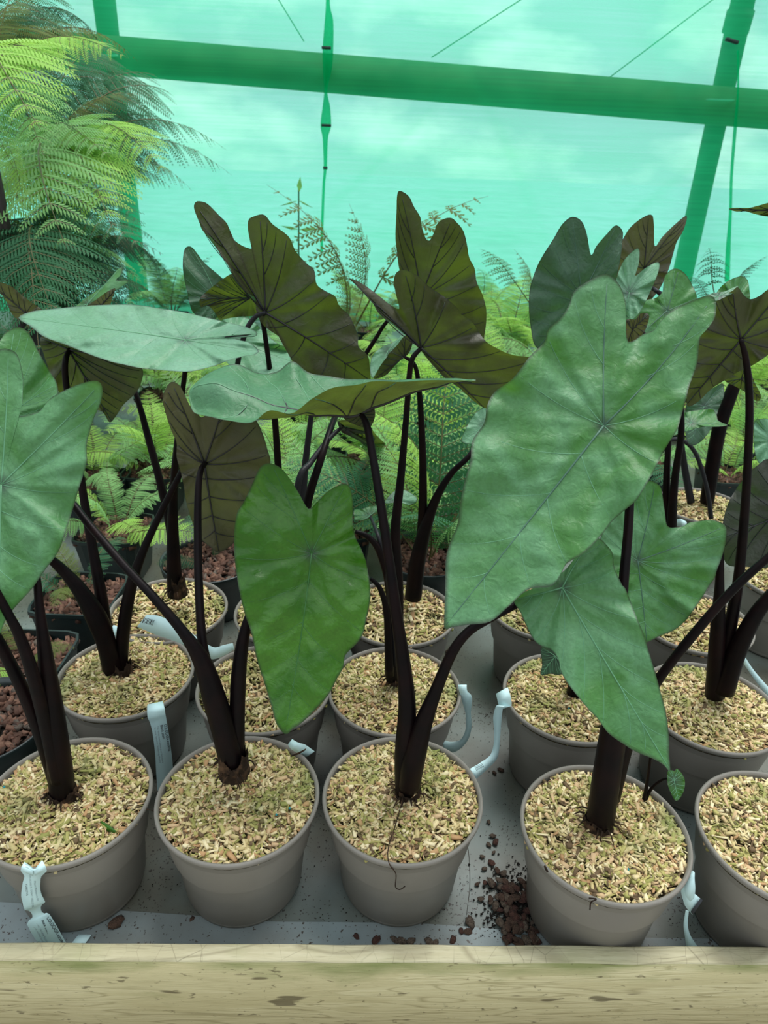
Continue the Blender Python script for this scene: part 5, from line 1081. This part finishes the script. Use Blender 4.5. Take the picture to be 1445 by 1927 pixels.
# fine roots hanging over pot rims
def root(plant, pts, r, mat='sheath'):
    P = catmull(np.array([at(x, y, Yv) for x, y, Yv in pts]), 6); m_ = MB(); m_.tube(P, r, 5); child('root', m_.me('root'), M[mat], plant)
yr = y3 - .115
root(PL['P3'], [(758, 1500, y3 - .02), (748, 1540, y3 - .05), (732, 1590, y3 - .09), (730, 1615, yr + .002), (735, 1630, yr), (745, 1645, yr + .002), (744, 1668, yr + .004), (752, 1674, yr + .004), (762, 1668, yr + .004)], .0007)
root(PL['P3'], [(870, 1575, y3 - .055), (880, 1592, y3 - .05), (884, 1660, y3 - .05), (878, 1722, y3 - .06)], .0004)
root(PL['P4'], [(1025, 1630, y4 - .085), (1030, 1640, y4 - .086)], .0015)
root(PL['P4'], [(1108, 1690, y4 - .11), (1122, 1692, y4 - .113), (1112, 1698, y4 - .115), (1110, 1712, y4 - .113)], .0009)
root(PL['P1'], [(200, 1530, y1 - .02), (240, 1518, y1 - .01), (285, 1525, y1 - .01), (295, 1532, y1 - .01)], .0006)

# ------------------------------------------------------------------ paper tags
def ribbon(name, pts, label, widthvec=None, mat='tag', thick=.0004, sub=8, printed=None):
    """pts: (left edge px,py, right edge px,py, Y). One band of paper through these rungs."""
    A = catmull(np.array([at(a, b, y) for a, b, c, d, y in pts]), sub); B = catmull(np.array([at(c, d, y) for a, b, c, d, y in pts]), sub)
    V = []; n = len(A)
    for i in range(n):
        T_ = (A[min(i + 1, n - 1)] - A[max(i - 1, 0)]); nn = np.cross(T_, B[i] - A[i]); nn /= np.linalg.norm(nn) + 1e-9
        V += [A[i], B[i], B[i] + nn * thick, A[i] + nn * thick]
    F = [(i * 4 + k, i * 4 + (k + 1) % 4, (i + 1) * 4 + (k + 1) % 4, (i + 1) * 4 + k) for i in range(n - 1) for k in range(4)] + [(3, 2, 1, 0), tuple((n - 1) * 4 + k for k in range(4))]
    return mesh(name, V, F)
def text_on(parent, s, p0, p1, h_px, Y, mat, lift=.002, bold=False, name='printed_text'):
    """text baseline runs from pixel p0 to p1 on the plane at distance Y (scaled to fit)"""
    a = at(*p0, Y); b = at(*p1, Y) if len(p1) == 2 else at(p1[0], p1[1], p1[2])
    x = b - a; Ln = np.linalg.norm(x); x /= Ln; tc_ = CAM - a; tc_ /= np.linalg.norm(tc_); z = tc_ - x * (tc_ @ x); z /= np.linalg.norm(z); y = np.cross(z, x)
    cu = bpy.data.curves.new(name, 'FONT'); cu.body = s; cu.size = 1; cu.fill_mode = 'FRONT'; cu.offset = .012 if bold else 0
    o = bpy.data.objects.new(name, cu); COL.objects.link(o)
    bpy.context.view_layer.update(); w_ = max(o.dimensions.x, .1); hh = h_px * zc(a) / FPX / .7
    sx = Ln / w_
    Mm = Matrix(((x[0] * sx, y[0] * hh, z[0], 0), (x[1] * sx, y[1] * hh, z[1], 0), (x[2] * sx, y[2] * hh, z[2], 0), (0, 0, 0, 1)))
    Mm.translation = Vector(a + z * lift) - root_loc(parent)
    me = bpy.data.meshes.new_from_object(o.evaluated_get(bpy.context.evaluated_depsgraph_get())); me.name = name
    bpy.data.objects.remove(o); bpy.data.curves.remove(cu)
    o = bpy.data.objects.new(name, me); COL.objects.link(o); me.materials.clear(); me.materials.append(M[mat])
    o.parent = parent; o.matrix_basis = Mm; return o
# tag with notches on the first front pot
yt = y1 - .118
e = empty('plant_tag', at(60, 1640, yt), 'long notched paper tag hanging from the front pot down to the board', 'tag')
# loop ears over the rim + concave neck
def flat_tag(pxs, Ys):
    m_ = bpy.data.meshes.new('tag'); V = [at(x, y, Yv) for (x, y), Yv in zip(pxs, Ys)]; n = len(V); V2 = [v + np.array([0, .0004, -.0002]) for v in V]
    F = [tuple(range(n)), tuple(range(2 * n - 1, n - 1, -1))] + [(i, n + i, n + (i + 1) % n, (i + 1) % n) for i in range(n)]
    return mesh('tag', V + V2, F)
def ty(y): return yt - .006 + .022 * max(0, min(1.2, (y - 1640) / 90))
rungs = [(42, 1634, 85, 1636), (39, 1638, 88, 1639), (46, 1648, 78, 1649), (43, 1660, 76, 1660), (41, 1674, 76, 1674), (40, 1686, 79, 1685), (43, 1699, 85, 1697), (46, 1711, 80, 1701), (53, 1713, 77, 1706), (58, 1716, 77, 1711), (61, 1722, 79, 1716), (60, 1728, 84, 1719), (51, 1739, 93, 1720), (70, 1772, 112, 1752), (98, 1812, 136, 1794)]
child('paper', ribbon('tag', [(a_, b_, c_, d_, ty((b_ + d_) / 2)) for a_, b_, c_, d_ in rungs], '', sub=2), M['tag'], e, smooth=False)
child('paper', ribbon('tag', [(46, 1622, 60, 1632, ty(1620) + .004), (41, 1630, 62, 1640, ty(1630) - .001), (39, 1638, 62, 1648, ty(1640) - .001)], '', sub=2), M['tag'], e, smooth=False)
child('paper', ribbon('tag', [(79, 1619, 68, 1632, ty(1620) + .004), (84, 1628, 64, 1640, ty(1630) - .001), (88, 1638, 66, 1648, ty(1640) - .001)], '', sub=2), M['tag'], e, smooth=False)
text_on(e, 'COLOCASIA esculenta', (86, 1726), (118, 1779, ty(1779)), 6.0, ty(1726), 'ink', bold=True)
text_on(e, 'Black stem', (77, 1730), (88, 1755, ty(1755)), 5.0, ty(1730), 'ink', bold=True)
text_on(e, 'This variety boasts', (67, 1735), (88, 1775, ty(1775)), 3.6, ty(1735), 'ink_grey')
text_on(e, 'to your summer flowering', (61, 1738), (82, 1778, ty(1778)), 3.4, ty(1738), 'ink_grey')
text_on(e, 'Plant Passport 92', (63, 1656), (69, 1693, ty(1693)), 3.2, ty(1656), 'ink_grey')
text_on(e, '15002718', (47, 1661), (49, 1682, ty(1682)), 3.2, ty(1661), 'ink')
text_on(e, 'COLOCASIA B. 124394 C. 13002 D.GB', (54, 1644), (60, 1705, ty(1705)), 3.2, ty(1644), 'ink_grey')
# tag end lying by the board
e = empty('paper_scrap', atz(160, 1765, .004), 'end of a paper tag lying against the board between pots', 'paper')
m_ = MB(); P_q = [atz(x, y, .006) for x, y in ((148, 1758), (172, 1759), (160, 1776), (134, 1776))]; m_.add(P_q + [p - np.array([0, 0, .0006]) for p in P_q], [(0, 3, 2, 1), (4, 5, 6, 7), (0, 1, 5, 4), (1, 2, 6, 5), (2, 3, 7, 6), (3, 0, 4, 7)])
child('paper', m_.me('paper'), M['tag'], e, smooth=False)
# long printed label on P6
yq = y6 - .105
e = empty('plant_tag', at(300, 1350, yq), 'printed paper tag folded over the rim of the second-row pot at the side', 'tag')
R_pts = [(284, 1334, 308, 1326, yq + .03), (278, 1326, 306, 1320, yq + .012), (277, 1336, 309, 1330, yq - .004), (278, 1350, 311, 1342, yq - .008), (283, 1362, 313, 1354, yq - .006), (288, 1385, 317, 1378, yq - .002), (292, 1420, 322, 1412, yq + .004), (294, 1455, 326, 1448, yq + .008), (297, 1500, 330, 1494, yq + .012)]
child('paper', ribbon('tag', R_pts, ''), M['tag'], e)
text_on(e, 'COLOCASIA esculenta', (308, 1362), (317, 1412, yq + .002), 5.2, yq - .006, 'ink', bold=True)
text_on(e, 'Black stem', (301, 1363), (306, 1389, yq - .003), 4.6, yq - .007, 'ink', bold=True)
text_on(e, 'This variety boasts almost pure black stems', (295, 1365), (305, 1434, yq + .006), 3.0, yq - .007, 'ink_grey')
text_on(e, 'to your summer flowering display', (290, 1367), (300, 1434, yq + .006), 3.0, yq - .007, 'ink_grey')
# tag arching above P6 from P7's rim
e = empty('plant_tag', at(350, 1190, .9), 'barcoded paper tag bridging two pots behind a black stem', 'tag')
Rp = [(258, 1179, 276, 1157, .93), (290, 1193, 302, 1160, .92), (330, 1207, 345, 1180, .91), (365, 1222, 376, 1203, .90), (395, 1240, 402, 1218, .90), (420, 1234, 420, 1214, .90), (441, 1222, 438, 1210, .90)]
child('paper', ribbon('tag', Rp, ''), M['tag'], e)
for k in range(9):
    b1 = MB(); x0 = 272 + k * 2.3; b1.tube([at(x0, 1162 + k * .6, .918), at(x0 - 4, 1172 + k * .6, .918)], .0004 if k % 3 else .0007, 4); child('barcode_line', b1.me('barcode_line'), M['ink'], e)
# small loop tag by P2/P7
e = empty('plant_tag', at(560, 1408, y2 + .09), 'small folded paper tag stuck at the back rim of the pot with the torn sheath', 'tag')
child('paper', ribbon('tag', [(541, 1402, 550, 1391, y2 + .10), (548, 1410, 558, 1396, y2 + .085), (558, 1416, 566, 1399, y2 + .08), (566, 1422, 575, 1402, y2 + .082), (577, 1424, 592, 1414, y2 + .085)], ''), M['tag'], e)
child('dry_piece', ribbon('dry', [(545, 1425, 549, 1421, y2 + .07), (560, 1420, 565, 1414, y2 + .065), (574, 1412, 576, 1408, y2 + .07)], ''), M['sheath'], e)
# ribbon tags right of P8 and on P9
e = empty('plant_tag', at(875, 1300, y8), 'slim ribbon tag looping off the rim of the central second-row pot', 'tag')
child('paper', ribbon('tag', [(862, 1297, 876, 1303, y8 + .0), (862, 1289, 878, 1289, y8 - .005), (864, 1300, 879, 1300, y8 - .012), (871, 1325, 888, 1312, y8 - .01), (876, 1345, 886, 1340, y8 - .005), (876, 1372, 887, 1370, y8 + .0), (866, 1392, 878, 1396, y8 + .005), (848, 1396, 858, 1414, y8 + .01), (832, 1392, 836, 1416, y8 + .012)], ''), M['tag'], e)
e = empty('plant_tag', at(940, 1330, y9 - .03), 'curled ribbon tag hanging from the pot rim down to the front pot edge', 'tag')
child('paper', ribbon('tag', [(947, 1330, 962, 1322, y9 - .01), (934, 1306, 955, 1294, y9 - .02), (936, 1318, 960, 1308, y9 - .035), (940, 1336, 962, 1328, y9 - .04), (934, 1328, 948, 1330, y9 - .045), (928, 1350, 944, 1350, y9 - .045), (930, 1385, 941, 1386, y9 - .05), (924, 1418, 936, 1425, y9 - .06), (904, 1435, 916, 1448, y9 - .08), (884, 1447, 896, 1466, y9 - .11)], ''), M['tag'], e)
for k in range(8):
    b1 = MB(); x0 = 893 + k * 1.9; b1.tube([at(x0, 1443 - k * .9, y9 - .105), at(x0 + 4, 1450 - k * .9, y9 - .105)], .0004, 4); child('barcode_line', b1.me('barcode_line'), M['ink'], e)
# tag on P4
e = empty('plant_tag', at(1300, 1680, y4 - .06), 'looped paper tag with a dark edge at the rim of the front pot', 'tag')
yk = y4 - .055
child('paper', ribbon('tag', [(1284, 1660, 1296, 1640, yk + .02), (1290, 1655, 1306, 1640, yk), (1288, 1668, 1307, 1655, yk - .008), (1290, 1685, 1308, 1672, yk - .012), (1298, 1696, 1306, 1690, yk - .012)], ''), M['tag'], e)
child('paper', ribbon('tag', [(1279, 1668, 1290, 1660, yk - .002), (1284, 1690, 1300, 1675, yk - .004), (1290, 1706, 1312, 1686, yk - .006), (1303, 1721, 1321, 1694, yk - .008)], ''), M['tag'], e)
child('dark_edge', ribbon('tag', [(1299, 1716, 1318, 1690, yk - .0095), (1304, 1721, 1322, 1694, yk - .0097)], ''), M['ink'], e)
child('paper', ribbon('tag', [(1290, 1712, 1296, 1714, yk - .002), (1286, 1740, 1294, 1740, yk - .002), (1289, 1765, 1300, 1762, yk - .002), (1292, 1790, 1316, 1786, yk - .004)], ''), M['tag'], e)
# ribbon behind P10
e = empty('plant_tag', at(1415, 1265, y10 + .08), 'thin pale ribbon tag slanting off the pot at the picture edge', 'tag')
child('paper', ribbon('tag', [(1389, 1233, 1398, 1230, y10 + .09), (1408, 1262, 1416, 1258, y10 + .09), (1428, 1290, 1436, 1282, y10 + .085), (1450, 1318, 1460, 1308, y10 + .08)], ''), M['tag'], e)
e = empty('plant_tag', at(1281, 983, 1.5), 'scrap of white tag behind the three-lobed leaf', 'tag')
child('paper', ribbon('tag', [(1270, 978, 1273, 990, 1.45), (1282, 977, 1285, 991, 1.44), (1292, 982, 1292, 990, 1.45)], ''), M['tag'], e)
e = empty('plant_tag', at(212, 1185, y6 + .1), 'scrap of pale tag between two black stems at the pot rim', 'tag')
child('paper', ribbon('tag', [(206, 1185, 214, 1176, y6 + .11), (212, 1200, 222, 1180, y6 + .105), (216, 1204, 228, 1192, y6 + .105)], ''), M['tag'], e)
# green sliver and small fertiliser beads in the mulch
sl = ribbon('green_sliver', [(170, 1535, 173, 1533, y1 - .03), (185, 1550, 192, 1545, y1 - .04), (200, 1562, 208, 1555, y1 - .05), (216, 1568, 219, 1564, y1 - .055)], '')
tag(link('green_sliver', sl, M['leaf_bright']), 'fresh green leaf sliver lying on wood chips of the tagged front pot', 'leaf piece')

# small blue-green fertiliser beads lying in the chips
M['bead'] = principled('teal_bead', (.01, .22, .25), .4)
bm0 = MB(); bm0.lathe([(0, -.0017), (.0012, -.0012), (.0017, 0), (.0012, .0012), (0, .0017)], k=12); BEAD = bm0.me('fertiliser_bead'); BEAD.materials.append(M['bead'])
for (px, py, lab) in ((1182, 1636, 'teal bead in the chips of the pot with the thickest stem'), (520, 1533, 'teal bead in the chips behind the glossy leaf tip'), (545, 1521, 'second teal bead near the folded tag pot rim'), (1070, 1333, 'teal bead in chips beside the curled ribbon tag pot'), (8, 1481, 'teal bead in chips at the picture edge')):
    q = atz(px, py, .180); o = bpy.data.objects.new('fertiliser_bead', BEAD); COL.objects.link(o); o.location = Vector(q); tag(o, lab, 'bead', 'fertiliser beads in the mulch')
